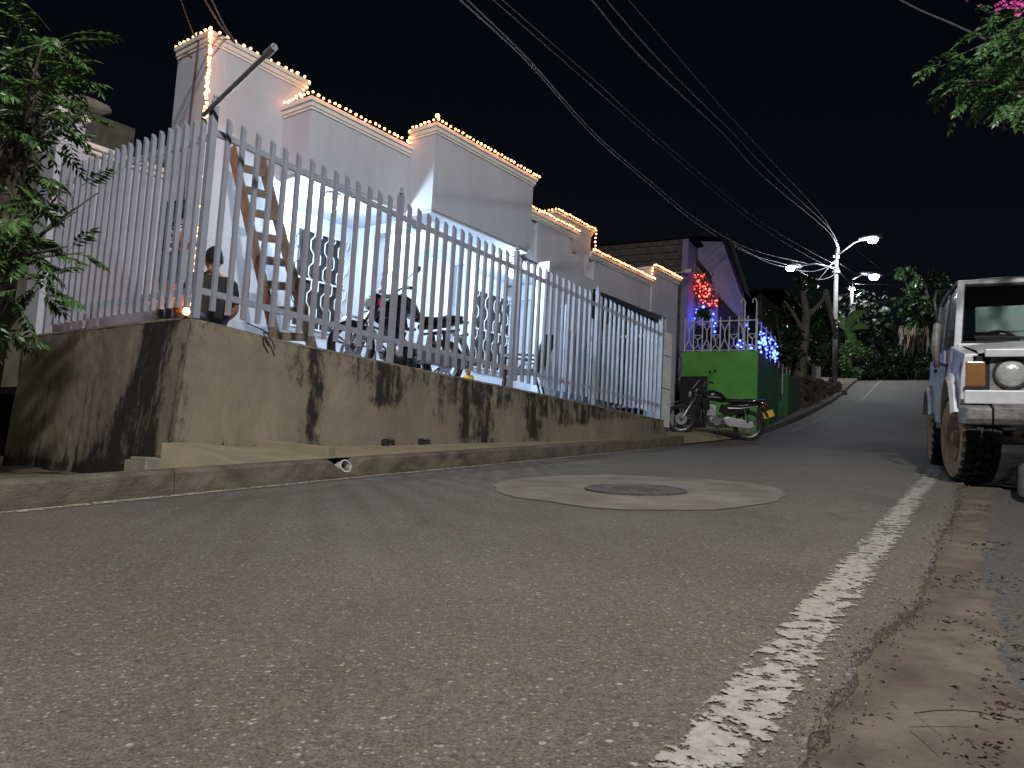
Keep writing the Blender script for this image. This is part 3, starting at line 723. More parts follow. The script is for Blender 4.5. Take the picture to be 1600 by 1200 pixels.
# porch lamps
def ceil_at(u, v, z):
    d = ray(u, v); p = d*(z/d.z); q = p-C0; return q.dot(hu), q.dot(hn), p
for (px, py, lab, pw_) in ((520,300,'round porch ceiling lamp seen nearest the wooden ladder',145), (588,386,'middle porch ceiling lamp above the parked motorcycle',185), (806,424,'porch ceiling lamp beside the third railing post',145)):
    s_, o_, p = ceil_at(px, py, 3.06)
    if px < 560: o_ = 2.05; s_ = onoff(px, py, o_)[0]
    if px > 700: o_ = 2.0; s_ = onoff(px, py, o_)[0]-.1
    o_ = min(o_, 2.75)
    lt = hthing('porch_lamp', lab, 'ceiling lamp', s_, o_, 3.255, 'lamps on the porch ceiling')
    MB().lathe([(.001,0),(.10,0),(.11,-.012),(.09,-.03),(.045,-.045),(.03,-.09),(.001,-.09)], (0,0,0), n=20).build('fixture', M['plastic_w'], lt, smooth=False)
    MB().lathe([(.028,-.092),(.06,-.13),(.075,-.17),(.06,-.215),(.001,-.24)], (0,0,0), n=18).build('bulb', M['lampglow'], lt, smooth=True)
    ld = bpy.data.lights.new('porch_light', 'POINT'); ld.energy = pw_; ld.color = (.66,.86,1); ld.shadow_soft_size = .06
    lo = bpy.data.objects.new('porch_light', ld); COL.objects.link(lo); lo.location = lt.location + Vector((0,0,-.30)); lo['kind'] = 'helper'
# conduit and fixtures on the front
mt = hthing('flag_pole', 'bare grey metal pole leaning out diagonally from the railing corner', 'pole')
pb_ = Vector((.02, .02, 2.50))
tip = atY(429, 73, 5.2); tl = tip-C0; tl = Vector((tl.dot(hu), tl.dot(hn), tl.z))
st_ = atY(318, 180, 6.05); sl_ = st_-C0; sl_ = Vector((sl_.dot(hu), sl_.dot(hn), sl_.z))
MB().tube([sl_, sl_.lerp(tl, .5), tl], .019, 10).build('pole_shaft', M['galv'], mt)
MB().tube([tl-(tl-sl_).normalized()*.13, tl], .027, 10).build('pole_sleeve', M['galv'], mt)

# ================================================================== STRING LIGHTS
bulb_me = MB().lathe([(.001,-.018),(.012,-.012),(.017,0),(.012,.012),(.001,.018)], (0,0,0), n=6).mesh('bulb', M['led_warm'], True)
def string_light(label, pts, spacing, mat_me=None, sc_=1.0, jit=.008, parentfix=None, wire=True, group='warm string lights along the parapets'):
    r = hthing('string_light', label, 'string lights', group=group)
    pts = [Vector(p) for p in pts]; acc = 0; nxt = 0; n = 0
    for p, q in zip(pts, pts[1:]):
        L_ = (q-p).length; d = nxt
        while d < L_:
            x = p.lerp(q, d/L_) + Vector([random.uniform(-jit, jit) for _ in range(3)])
            o = inst('bulb', mat_me or bulb_me, r, x); o.scale = [sc_*random.uniform(.85,1.2)]*3; o.rotation_euler = (random.random()*3, random.random()*3, 0); n += 1
            d += spacing*random.uniform(.9,1.1)
        nxt = d - L_
    if wire:
        b = MB(); b.tube([p+Vector((0,0,-.016)) for p in pts], .003, 4); b.build('wire', M['wire_k'], r)
    return r
e = .05
string_light('warm string lights along the top of the tallest left parapet', [(1.20-e,3.0,4.70),(1.20-e,2.30-e,4.70),(2.56,2.30-e,4.70)], .098)
hang = [(onoff(x, y, 1.0)) for x, y in ((331,50),(326,110),(318,200),(309,300),(303,380),(296,430),(291,487))]
def hp(x, y, o): s, z = onoff(x, y, o); return (s, o, z)
string_light('warm string lights hanging down the left tower corner to the terrace', [(1.145,2.245,4.68),hp(327,100,2.2),hp(320,180,2.1),hp(312,280,1.95),hp(304,370,1.6),hp(297,430,1.1),hp(292,484,.35)], .052, sc_=1.25)
string_light('warm string lights stepping down and along the second parapet', [(2.545,2.24,4.66),(2.40,2.24,4.42),(2.20,2.24,4.24),(2.165,1.665,4.225),(3.90,1.665,4.225)], .083)
string_light('warm string lights along the wide third parapet above the porch', [(3.87,1.72,4.24),(3.87,1.72,4.45),(3.835,1.185,4.45),(6.23,1.185,4.45)], .083)
string_light('warm string lights along the low parapet right of the wide one', [(6.3,1.655,4.195),(8.28,1.655,4.195)], .078)
string_light('warm string lights on the narrow set back tower before the garage', [(8.15,2.7,4.66),(8.12,2.115,4.655),(9.54,2.115,4.655),(9.54,2.115,4.1)], .078)
string_light('warm string lights along the garage parapet', [(8.36,1.415,3.855),(10.82,1.415,3.855)], .074)
string_light('warm string lights on the last small tower over the garage corner', [(10.75,1.46,3.87),(10.75,1.43,4.14),(10.75,1.385,4.145),(12.1,1.385,4.145)], .07)
# big bare bulb on top of the third parapet corner and one at the terrace corner
for (s_, o_, z_, lab) in ((3.90,1.25,4.53,'single brighter warm bulb on the corner of the third parapet'),(hp(291,487,.33)+('glowing warm bulb at the foot of the hanging string beside the sitting boy',))):
    r = hthing('bare_bulb', lab, 'light bulb', s_, o_, z_)
    MB().lathe([(.001,-.034),(.024,-.02),(.032,0),(.024,.022),(.001,.034)], (0,0,0), n=10).build('glass_bulb', M['led_warm'], r, smooth=True)
    MB().lathe([(.013,-.07),(.013,-.03),(.001,-.03)], (0,0,0), n=8).build('socket', M['black'], r)
    ld = bpy.data.lights.new('bulb_light', 'POINT'); ld.energy = 1.2 if z_ > 3 else .35; ld.color = (1,.5,.24); ld.shadow_soft_size = .03
    lo = bpy.data.objects.new('bulb_light', ld); COL.objects.link(lo); lo.location = r.location + Vector((0,0,.0)) - hn*.05; lo['kind'] = 'helper'

# ================================================================== LADDER
ld_ = hthing('wooden_ladder', 'pale wooden plank ladder leaning against the white tower wall', 'ladder')
def P3(x, y, o): s, z = onoff(x, y, o); return Vector((s, o, z))
A0 = P3(357,228,1.9); A1 = P3(470,545,.55); A1b = P3(478,540,.62)
La, Lb = P3(362,232,1.95), P3(436,552,.75)      # left stile
Ra, Rb = P3(407,245,1.95), P3(490,552,.75)      # right stile
for p, q in ((La, Lb), (Ra, Rb)):
    MB().bar(p, q, .03, .125, up=(0,1,0)).build('stile', M['wood'], ld_)
for k in range(8):
    t = .10+k*.118
    p = La.lerp(Lb, t); q = Ra.lerp(Rb, t); d = (q-p).normalized()*.03
    MB().bar(p-d+Vector((0,-.02,0)), q+d+Vector((0,-.02,random.uniform(-.01,.01))), .025, .085).build('rung', M['wood'], ld_)
cb = hthing('power_cable', 'thin black cable dangling down the wooden ladder to the wall top', 'cable')
MB().tube([P3(398,362,1.4),P3(392,395,1.3),P3(390,440,1.1),P3(384,490,.6),P3(386,505,.1),P3(405,513,.0),P3(420,521,-.08)], .006, 6).build('cord', M['wire_k'], cb)
MB().tube([P3(424,520,-.02),P3(412,520,-.13),P3(414,530,-.14),P3(420,541,-.14)], .008, 6).build('cord', M['wire_k'], cb)
MB().tube([P3(408,514,.0),P3(416,519,-.12),P3(426,534,-.14),P3(430,546,-.14)], .007, 6).build('cord', M['wire_k'], cb)

# ================================================================== PLASTIC/OFFICE CHAIR on the terrace
def place_so(px, py, off, z):
    s, _ = onoff(px, py, off); return s
cs = onoff(836, 600, .75)[0]
ch = hthing('armchair', 'dark high backed armchair on the terrace behind the railing', 'chair', cs-.30, .80, flz(cs)+.0); ch.rotation_euler = (0, 0, .06)
# local: backrest at +s side, sitter faces -s (left in the photo)
MB().prism([(-.22,.40),(.24,.43),(.25,.47),(-.23,.45)], -.24, .24, 'xz').build('seat', M['shirt_k'], ch, bevel=.01)
MB().prism([(.16,.44),(.30,.42),(.46,.88),(.46,.97),(.32,.98),(.26,.86)], -.22, .22, 'xz').build('backrest', M['shirt_k'], ch, bevel=.012)
for y in (-.23,.23):
    MB().tube([(-.22,y,.02),(-.23,y,.40),(-.24,y,.62),(-.20,y,.66),(.26,y,.66),(.32,y,.66)], .016, 8).build('armrest', M['gloss_black'], ch, smooth=True)
    MB().tube([(-.05,y,.44),(-.0,y,.56),(.12,y,.60),(.28,y,.60)], .012, 6).build('arm_brace', M['gloss_black'], ch, smooth=True)
    MB().tube([(-.24,y,0),(-.23,y,.42)], .016, 8).build('leg', M['gloss_black'], ch)
    MB().tube([(.36,y,0),(.24,y,.42),(.26,y,.5)], .016, 8).build('leg', M['gloss_black'], ch)

# ================================================================== PEOPLE
def skin_figure(name, joints, edges, zones, parent, mats, sub=2):
    """joints: name -> (x,y,z,r); zones: function(world-local point, nearest bone) -> material index"""
    names = list(joints); idx = {n_: i for i, n_ in enumerate(names)}
    me = bpy.data.meshes.new(name); me.from_pydata([joints[n_][:3] for n_ in names], [(idx[a], idx[b]) for a, b in edges], [])
    o = bpy.data.objects.new(name, me); COL.objects.link(o)
    md = o.modifiers.new('Skin', 'SKIN')
    sk = me.skin_vertices[0].data
    for i, n_ in enumerate(names):
        r = joints[n_][3]; r = r if isinstance(r, tuple) else (r, r); sk[i].radius = r; sk[i].use_root = (i == 0)
    md.use_smooth_shade = True
    m2 = o.modifiers.new('Sub', 'SUBSURF'); m2.levels = sub; m2.render_levels = sub
    dg = bpy.context.evaluated_depsgraph_get(); ev = o.evaluated_get(dg)
    nm = bpy.data.meshes.new_from_object(ev); o.modifiers.clear(); o.data = nm; bpy.data.meshes.remove(me)
    nm.materials.clear()
    for x in mats: nm.materials.append(x)
    segs = [(Vector(joints[a][:3]), Vector(joints[b][:3]), a, b) for a, b in edges]
    for p in nm.polygons:
        c = p.center; best = None; bd = 9
        for A, B, a, b in segs:
            ab = B-A; t = max(0, min(1, (c-A).dot(ab)/max(1e-9, ab.length_squared))); d = (c-(A+ab*t)).length
            if d < bd: bd = d; best = (a, b, t)
        p.material_index = zones(c, best); p.use_smooth = True
    o.parent = parent
    return o
def hand(J, E, wrist, pos, dirv, side, r=.011, scale=1.0):
    d = Vector(dirv).normalized(); s = d.cross(Vector((0, 0, 1)))
    s = s.normalized() if s.length > .1 else Vector((1, 0, 0)); p = Vector(pos); k = scale
    J['palm'+side] = (*(p+d*.045*k), (.026*k, .014*k)); E.append((wrist, 'palm'+side))
    curl = s.cross(d)
    for i, (off, ln) in enumerate(((-.026,.055),(-.009,.066),(.009,.062),(.026,.048))):
        a = p+d*.075*k+s*off*k; b = a+d*ln*.5*k-curl*.006; c = b+d*ln*.5*k-curl*.018*k
        for q, nm_ in ((a,'a'),(b,'b'),(c,'c')): J['f%d%s%s' % (i, nm_, side)] = (*q, .0085*k)
        E += [('palm'+side, 'f%da%s' % (i, side)), ('f%da%s' % (i, side), 'f%db%s' % (i, side)), ('f%db%s' % (i, side), 'f%dc%s' % (i, side))]
    a = p+d*.03*k+s*.036*k; b = a+d*.035*k+s*.016*k
    J['t1'+side] = (*a, .010*k); J['t2'+side] = (*b, .008*k); E += [('palm'+side, 't1'+side), ('t1'+side, 't2'+side)]
def head_parts(root, c, r, face, haircol, style='short', eyes=True):
    """ellipsoid skull with nose, ears, eyes; face = direction vector"""
    f = Vector(face).normalized(); up = Vector((0, 0, 1)); s = f.cross(up).normalized(); c = Vector(c)
    bm = bmesh.new(); bmesh.ops.create_icosphere(bm, subdivisions=4, radius=1)
    for v in bm.verts:
        x, y, z = v.co; jaw = 1-.22*max(0, -z)
        nose = .20*math.exp(-((y/.16)**2+((z+.12)/.20)**2)) if x > 0 else 0
        brow = .05*math.exp(-((z-.18)/.1)**2) if x > .5 else 0
        lips = .06*math.exp(-((y/.26)**2+((z+.50)/.07)**2)) if x > 0 else 0
        ear = .13*math.exp(-(((x+.02)/.17)**2+((z+.05)/.24)**2)) if abs(y) > .75 else 0
        q = f*(x*r*1.0*jaw+(nose+brow+lips)*r) + s*(y*r*.78*jaw*(1+ear)) + up*(z*r*1.18)
        v.co = c+q
    me = bpy.data.meshes.new('head'); bm.to_mesh(me); bm.free(); me.materials.append(M['skin'])
    me.polygons.foreach_set('use_smooth', [True]*len(me.polygons)); inst('head', me, root)
    bm = bmesh.new(); bmesh.ops.create_icosphere(bm, subdivisions=4, radius=1)
    kill = []
    for v in bm.verts:
        x, y, z = v.co; x0, y0, z0 = x, y, z
        k = 1.07+.03*fbm(x*3, y*3, z*3)
        hl = .32 - .25*(x < .35) - .55*(x < -.05)*min(1, (-.05-x)/.35) if style == 'short' else .32-.25*(x < .4)-1.1*(x < .1)
        if z < hl: kill.append(v)
        v.co = c+f*(x*r*1.02*k)+s*(y*r*.80*k)+up*(z*r*1.18*k)
    bmesh.ops.delete(bm, geom=kill, context='VERTS')
    me = bpy.data.meshes.new('hair'); bm.to_mesh(me); bm.free(); me.materials.append(M['hair'])
    me.polygons.foreach_set('use_smooth', [True]*len(me.polygons)); inst('hair', me, root)
    b = MB()
    for sg in (-1, 1):
        e_ = c+f*r*.90+s*(sg*.30*r)+up*(r*.06); b.lathe([(.001,-.012*r/.1),(.014*r/.1,0),(.001,.010*r/.1)], e_, f, 8)
    b.build('eyes', M['hair'], root, smooth=True)
def print_cloth():
    m = mat('patterned_cloth', (.5,.5,.5), .85, var=.1, scale=4)
    n = m.node_tree.nodes; l = m.node_tree.links; b = n['Principled BSDF']
    tc = n.new('ShaderNodeTexCoord'); vo = n.new('ShaderNodeTexVoronoi'); vo.inputs['Scale'].default_value = 34; l.new(tc.outputs['Object'], vo.inputs['Vector'])
    r = n.new('ShaderNodeValToRGB'); r.color_ramp.interpolation = 'CONSTANT'; r.color_ramp.elements[0].color = (.62,.60,.60,1); r.color_ramp.elements[1].position = .46; r.color_ramp.elements[1].color = (.015,.015,.018,1)
    l.new(vo.outputs['Distance'], r.inputs[0]); l.new(r.outputs[0], b.inputs['Base Color']); return m
M['print'] = print_cloth()
# --- girl standing in profile, looking to the right (down the railing)
gs, gzz = onoff(262, 440, .72)
GF = flz(max(.1, gs))
top = onoff(276, 309, .72)[1]; HT = top-GF
gi = hthing('person', 'girl standing in denim shorts and patterned top with long dark hair behind the railing', 'person', gs, .72, GF)
k = HT/1.38
def J_(d): return {n_: (x*k, y*k, z*k, (tuple(q*k for q in r) if isinstance(r, tuple) else r*k)) for n_, (x, y, z, r) in d.items()}
J = {'pelvis':(0,0,.72,(.105,.085)),'waist':(.005,0,.84,(.085,.07)),'chest':(.02,0,.98,(.10,.085)),'neckb':(.03,0,1.10,.05),'neck':(.045,0,1.16,.038),'skull':(.065,0,1.24,.05),
     'shL':(.02,.13,1.07,.045),'elL':(.03,.17,.87,.033),'wrL':(.16,.12,.90,.024),
     'shR':(.02,-.13,1.07,.045),'elR':(.02,-.18,.86,.033),'wrR':(.17,-.13,.92,.024),
     'hipL':(0,.065,.66,.085),'knL':(.02,.075,.39,.052),'anL':(0,.08,.07,.034),'toL':(.12,.09,.025,.028),
     'hipR':(0,-.065,.66,.085),'knR':(.01,-.075,.39,.052),'anR':(-.03,-.08,.07,.034),'toR':(.09,-.09,.025,.028)}
E_ = [('pelvis','waist'),('waist','chest'),('chest','neckb'),('neckb','neck'),('neck','skull'),('chest','shL'),('shL','elL'),('elL','wrL'),('chest','shR'),('shR','elR'),('elR','wrR'),
      ('pelvis','hipL'),('hipL','knL'),('knL','anL'),('anL','toL'),('pelvis','hipR'),('hipR','knR'),('knR','anR'),('anR','toR')]
hand(J, E_, 'wrL', (.16,.12,.90), (1,-.3,.3), 'L', scale=.85); hand(J, E_, 'wrR', (.17,-.13,.92), (1,.3,.3), 'R', scale=.85)
J = J_(J)
def zg(c, bst):
    a, b, t = bst
    if 'sh' in b and 'chest' == a: return 1
    if a in ('pelvis','waist','chest') and b in ('waist','chest','neckb') and c.z > .76*k and c.z < 1.11*k: return 1
    if a == 'shL' or a == 'shR': return 1 if t < .35 else 0
    if (a in ('pelvis','hipL','hipR') or b in ('waist',)) and c.z > .50*k: return 2
    return 0
skin_figure('body', J, E_, zg, gi, [M['skin'], M['print'], M['denim']])
head_parts(gi, (.075*k, 0, 1.275*k), .088*k, (1,.0,-.12), None, 'long')
b = MB()
for (x, y, z, r0) in ((-.045,0,1.28,.062),(-.035,.03,1.27,.055),(-.035,-.03,1.27,.055)):
    b.tube([(x*k+.03,y*k,(z+.05)*k),(x*k,y*k,z*k),((x-.045)*k,y*k,(z-.17)*k),((x-.055)*k,y*k*1.2,(z-.33)*k),((x-.04)*k,y*k,(z-.46)*k)], [.03*k,r0*k,.055*k,.042*k,.008*k], 10)
b.build('long_hair', M['hair'], gi, smooth=True)
# --- boy sitting with his back to the street, black T-shirt
bs, _ = onoff(331, 470, .34); BF = flz(bs)
btop = onoff(343, 390, .36)[1]; k = (btop-BF)/.80
bo = hthing('person', 'boy in black t-shirt sitting on the terrace edge with his back to the street', 'person', bs, .34, BF)
J = {'pelvis':(0,0,.10,(.14,.11)),'waist':(0,-.01,.26,(.13,.095)),'chest':(0,-.015,.42,(.155,.10)),'neckb':(0,.0,.545,.06),'neck':(0,.01,.59,.045),'skull':(0,.02,.66,.055),
     'shL':(-.155,-.01,.485,.058),'elL':(-.215,.06,.28,.042),'wrL':(-.15,.24,.22,.028),'shR':(.155,-.01,.485,.058),'elR':(.225,.05,.27,.042),'wrR':(.20,.22,.16,.028),
     'hipL':(-.09,.06,.10,.09),'knL':(-.24,.34,.20,.06),'anL':(-.05,.42,.06,.038),'toL':(.05,.46,.03,.03),'hipR':(.09,.06,.10,.09),'knR':(.25,.34,.18,.06),'anR':(.08,.46,.05,.038),'toR':(-.04,.52,.03,.03)}
E_ = [('pelvis','waist'),('waist','chest'),('chest','neckb'),('neckb','neck'),('neck','skull'),('chest','shL'),('shL','elL'),('elL','wrL'),('chest','shR'),('shR','elR'),('elR','wrR'),
      ('pelvis','hipL'),('hipL','knL'),('knL','anL'),('anL','toL'),('pelvis','hipR'),('hipR','knR'),('knR','anR'),('anR','toR')]
hand(J, E_, 'wrL', (-.15,.24,.22), (.3,1,-.3), 'L'); hand(J, E_, 'wrR', (.20,.22,.16), (-.2,1,-.3), 'R')
J = J_(J)
J = {n_: (x*1.2, y*1.05, z, (tuple(q*1.13 for q in r) if isinstance(r, tuple) else (r if n_[0] == 'f' and n_[1].isdigit() else r*1.1))) for n_, (x, y, z, r) in J.items()}
def zb2(c, bst):
    a, b, t = bst
    if a == 'chest' and b == 'neckb': return 1 if t < .9 else 0
    if a in ('neckb','neck'): return 0
    if a in ('waist','chest'): return 1
    if a == 'pelvis' and b == 'waist': return 1
    if a.startswith('sh'): return 1 if t < .75 else 0
    if a == 'pelvis' or (a.startswith('hip') and t < .9): return 2
    return 0
skin_figure('body', J, E_, zb2, bo, [M['skin'], M['shirt_k'], M['denim']])
head_parts(bo, (0, .03*k, .695*k), .098*k, (.15,1,-.15), None, 'short')
# --- toddler in yellow sitting on the floor
ts, _ = onoff(733, 590, .85); TF = flz(ts)
ttop = onoff(728, 567, .85)[1]; k = max(.7, (ttop-TF)/.46)
to = hthing('person', 'toddler in yellow shirt playing on the porch floor behind the motorcycle', 'person', ts, .85, TF)
J = {'pelvis':(0,0,.07,(.075,.065)),'waist':(0,0,.14,(.07,.06)),'chest':(-.01,0,.22,(.075,.06)),'neckb':(-.015,0,.275,.035),'skull':(-.025,0,.34,.04),
     'shL':(-.01,.085,.25,.032),'elL':(-.08,.10,.17,.024),'wrL':(-.15,.07,.14,.018),'shR':(-.01,-.085,.25,.032),'elR':(-.08,-.10,.17,.024),'wrR':(-.15,-.07,.13,.018),
     'hipL':(-.02,.045,.06,.05),'knL':(-.15,.08,.06,.036),'anL':(-.26,.06,.04,.024),'toL':(-.28,.06,.08,.02),'hipR':(-.02,-.045,.06,.05),'knR':(-.15,-.08,.06,.036),'anR':(-.26,-.06,.04,.024),'toR':(-.28,-.06,.08,.02)}
E_ = [(a, b) for a, b in E_ if a in J and b in J]
E_ += [('neckb','skull')]
hand(J, E_, 'wrL', (-.15,.07,.14), (-1,0,-.3), 'L', scale=.5); hand(J, E_, 'wrR', (-.15,-.07,.13), (-1,0,-.3), 'R', scale=.5)
J = J_(J)
skin_figure('body', J, E_, lambda c, b_: 1 if (b_[0] in ('pelvis','waist','chest') and c.z > .09*k and c.z < .285*k) or (b_[0].startswith('sh') and b_[2] < .6) else (2 if b_[0] == 'pelvis' or b_[0].startswith('hip') else 0), to, [M['skin'], M['yellow'], M['denim']])
head_parts(to, (-.03*k, 0, .375*k), .072*k, (-1,-.25,-.15), None, 'short')

# small things on the terrace
for (px, py, mt_, lab) in ((375,492,'pinkpaint','small red toy ball beside the sitting boy'),(386,496,'yellow','small yellow toy cup on the terrace near the ladder foot')):
    s_, z_ = onoff(px, py, .2)
    r = hthing('toy', lab, 'toy', s_, .2, flz(s_)+.035)
    MB().lathe([(.001,-.035),(.03,-.03),(.036,0),(.03,.025),(.012,.04),(.001,.04)], (0,0,0), n=12).build('toy_body', M[mt_], r, smooth=True)

# ================================================================== MOTORCYCLES
def loft(secs, n=16, p=2.4):
    """secs: (x, yc, zc, halfwidth, halfheight) rounded-box sections along x"""
    b = MB(); k = 0
    for x, yc, zc, hw, hh in secs:
        for j in range(n):
            a = 2*pi*j/n; c_, s_ = cos(a), sin(a)
            b.v.append((x, yc+hw*math.copysign(abs(c_)**(2/p), c_), zc+hh*math.copysign(abs(s_)**(2/p), s_)))
    for i in range(len(secs)-1):
        for j in range(n): b.f.append((i*n+j, i*n+(j+1) % n, (i+1)*n+(j+1) % n, (i+1)*n+j)); b.mi.append(0)
    b.f.append(tuple(range(n))); b.f.append(tuple((len(secs)-1)*n+j for j in reversed(range(n)))); b.mi += [0, 0]
    return b
def wheel(root, x, z, R_, tw, spokes=5, dirt=None, steer=0):
    o = bpy.data.objects.new('wheel', None); COL.objects.link(o); o.parent = root; o.location = (x, 0, z); o.rotation_euler = (0, 0, steer)
    pr = [(R_-.075,-tw*.35),(R_-.04,-tw*.5),(R_-.012,-tw*.42),(R_,0),(R_-.012,tw*.42),(R_-.04,tw*.5),(R_-.075,tw*.35)]
    MB().lathe(pr, (0,0,0), (0,1,0), 40, closed=True).build('tyre', M['black'], o, smooth=True)
    b = MB().lathe([(R_-.072,-tw*.36),(R_-.088,-tw*.30),(R_-.088,tw*.30),(R_-.072,tw*.36),(R_-.066,tw*.2),(R_-.066,-tw*.2)], (0,0,0), (0,1,0), 40, closed=True)
    b.lathe([(.001,-.045),(.04,-.045),(.045,-.02),(.045,.02),(.04,.045),(.001,.045)], (0,0,0), (0,1,0), 14)
    for k_ in range(spokes):
        a = 2*pi*k_/spokes+.3; d = Vector((cos(a), 0, sin(a)))
        for off in (-.16,.16):
            d2 = Vector((cos(a+off), 0, sin(a+off)))
            b.bar(d*.035, d2*(R_-.085), .016, .022, up=(0,1,0))
    b.build('rim', M['rim_dark'], o)
    b = MB().lathe([(.045,.050),(.115,.050),(.115,.055),(.045,.055)], (0,0,0), (0,1,0), 24, closed=True); b.build('brake_disc', M['chrome'], o)
    return o
def motorcycle(root, style):
    naked = style == 'naked'
    R_ = .30; fx, rx = .66, -.64
    wheel(root, fx, R_, R_, .085, 5, steer=.0); wheel(root, rx, R_, R_, .11 if naked else .09, 5)
    P = lambda nm, b, m_, **kw: b.build(nm, M[m_], root, **kw)
    hx, hz = .34, .93 if not naked else .92      # steering head
    for y in (-.085,.085):
        P('fork_leg', MB().tube([(fx,y,R_),(fx-.02,y,R_+.02),(hx+.09,y,hz-.18)], [.024,.027,.022], 10), 'alu', smooth=True)
        P('fork_tube', MB().tube([(hx+.09,y,hz-.18),(hx+.015,y,hz+.03)], .017, 8), 'chrome', smooth=True)
    b = MB(); b.grid(lambda p, q: (fx+(R_+.035)*cos(lerp(.35,2.55,p)), lerp(-.065,.065,q), R_+(R_+.035+.02*sin(q*pi))*sin(lerp(.35,2.55,p))), 20, 6)
    P('front_fender', b, 'gloss_black', smooth=True)
    # frame
    for y in (-.10,.10):
        P('frame_tube', MB().tube([(hx,y*.4,hz-.10),(.25,y,.52),(.20,y,.24),(-.15,y,.22),(-.28,y,.34),(-.30,y,.60),(-.75,y,.74)], .017, 8), 'dark_iron', smooth=True)
        P('swing_arm', MB().bar((-.25,y,.36), (rx,y,R_), .022, .05), 'alu')
        P('shock_absorber', MB().tube([(rx+.04,y*1.15,R_+.05),(-.50,y*1.15,.68)], .022, 8).lathe([(.033,.02),(.036,.04),(.033,.06),(.036,.08),(.033,.10),(.036,.12),(.033,.14),(.036,.16),(.033,.18)], (rx+.04,y*1.15,R_+.05), Vector((-.50-rx-.04,0,.33)), 10), 'chrome' if not naked else 'dark_iron')
    # engine
    P('crankcase', loft([(-.20,0,.34,.07,.06),(-.17,0,.34,.12,.11),(.0,0,.33,.13,.12),(.12,0,.34,.11,.10),(.17,0,.35,.05,.06)]), 'alu', smooth=True)
    b = MB()
    for k_ in range(7): b.box(.00+k_*.013,.15+k_*.013,-.085,.085,.43+k_*.028,.445+k_*.028)
    b.box(.02,.17,-.06,.06,.42,.63)
    P('cylinder_fins', b, 'alu' if not naked else 'dark_iron')
    for sy in (-1, 1): P('engine_cover', MB().lathe([(.001,0),(.085,0),(.095,-.02),(.095,-.03)], (-.02,sy*.155,.33), (0,sy,0), 20), 'chrome' if not naked else 'gloss_black')
    P('exhaust_pipe', MB().tube([(.16,-.05,.56),(.26,-.08,.50),(.27,-.11,.34),(.15,-.14,.22),(-.15,-.15,.21),(-.35,-.16,.25)], .02, 10), 'chrome', smooth=True)
    P('muffler', MB().tube([(-.33,-.16,.25),(-.40,-.165,.27),(-.82,-.17,.36),(-.86,-.17,.37)], [.022,.045,.05,.03], 14), 'alu', smooth=True)
    P('chain_guard', MB().prism([(-.18,.29),(-.14,.40),(-.24,.43),(-.70,.38),(-.74,.30),(-.66,.24),(-.26,.25)], .105, .13, 'xz'), 'alu', bevel=.01)
    # tank, seat, side, tail
    if naked:
        P('fuel_tank', loft([(.30,0,.84,.05,.05),(.27,0,.86,.13,.10),(.12,0,.90,.16,.13),(-.04,0,.87,.14,.11),(-.16,0,.80,.09,.06),(-.20,0,.78,.05,.03)]), 'gloss_black', smooth=True)
        P('seat', loft([(-.12,0,.77,.08,.03),(-.22,0,.775,.13,.04),(-.45,0,.80,.13,.045),(-.62,0,.86,.11,.045),(-.80,0,.90,.08,.03),(-.83,0,.90,.04,.015)]), 'shirt_k', smooth=True)
        P('tail_panel', loft([(-.25,0,.69,.09,.04),(-.45,0,.74,.11,.05),(-.70,0,.82,.10,.05),(-.90,0,.88,.05,.03)]), 'gloss_black', smooth=True)
        P('tank_shroud', MB().prism([(.36,.80),(.40,.70),(.18,.60),(.05,.62),(.10,.78)], .14, .17, 'xz').prism([(.36,.80),(.40,.70),(.18,.60),(.05,.62),(.10,.78)], -.17, -.14, 'xz'), 'gloss_black', bevel=.008)
        P('headlamp_shell', loft([(.33,0,.86,.05,.06),(.38,0,.86,.10,.10),(.46,0,.85,.10,.11),(.52,0,.83,.07,.07)]), 'gloss_black', smooth=True)
        P('headlamp', loft([(.505,0,.835,.075,.07),(.535,0,.83,.06,.055),(.545,0,.83,.02,.02)]), 'lens', smooth=True)
        P('decal', MB().prism([(.42,.80),(.47,.82),(.45,.89),(.40,.88)], .101, .106, 'xz'), 'pinkpaint')
        P('radiator_guard', MB().box(.20,.26,-.13,.13,.42,.66), 'dark_iron')
        P('belly_pan', loft([(.24,0,.28,.06,.05),(.12,0,.22,.11,.06),(-.15,0,.20,.10,.05),(-.28,0,.21,.05,.03)]), 'gloss_black', smooth=True)
    else:
        P('fuel_tank', loft([(.30,0,.78,.05,.05),(.26,0,.80,.12,.09),(.10,0,.82,.15,.11),(-.06,0,.79,.13,.10),(-.16,0,.75,.09,.05)]), 'gloss_black', smooth=True)
        for sy in (-1, 1): P('tank_stripe', MB().prism([(.22,.80),(-.02,.80),(-.04,.775),(.20,.77)], sy*.152, sy*.157, 'xz'), 'chrome')
        P('seat', loft([(-.10,0,.755,.08,.03),(-.20,0,.745,.13,.04),(-.45,0,.755,.14,.045),(-.60,0,.785,.13,.045),(-.80,0,.79,.11,.035),(-.84,0,.79,.06,.02)]), 'shirt_k', smooth=True)
        P('tail_panel', loft([(-.18,0,.62,.07,.06),(-.35,0,.65,.12,.07),(-.70,0,.71,.12,.05),(-.90,0,.74,.06,.03)]), 'gloss_black', smooth=True)
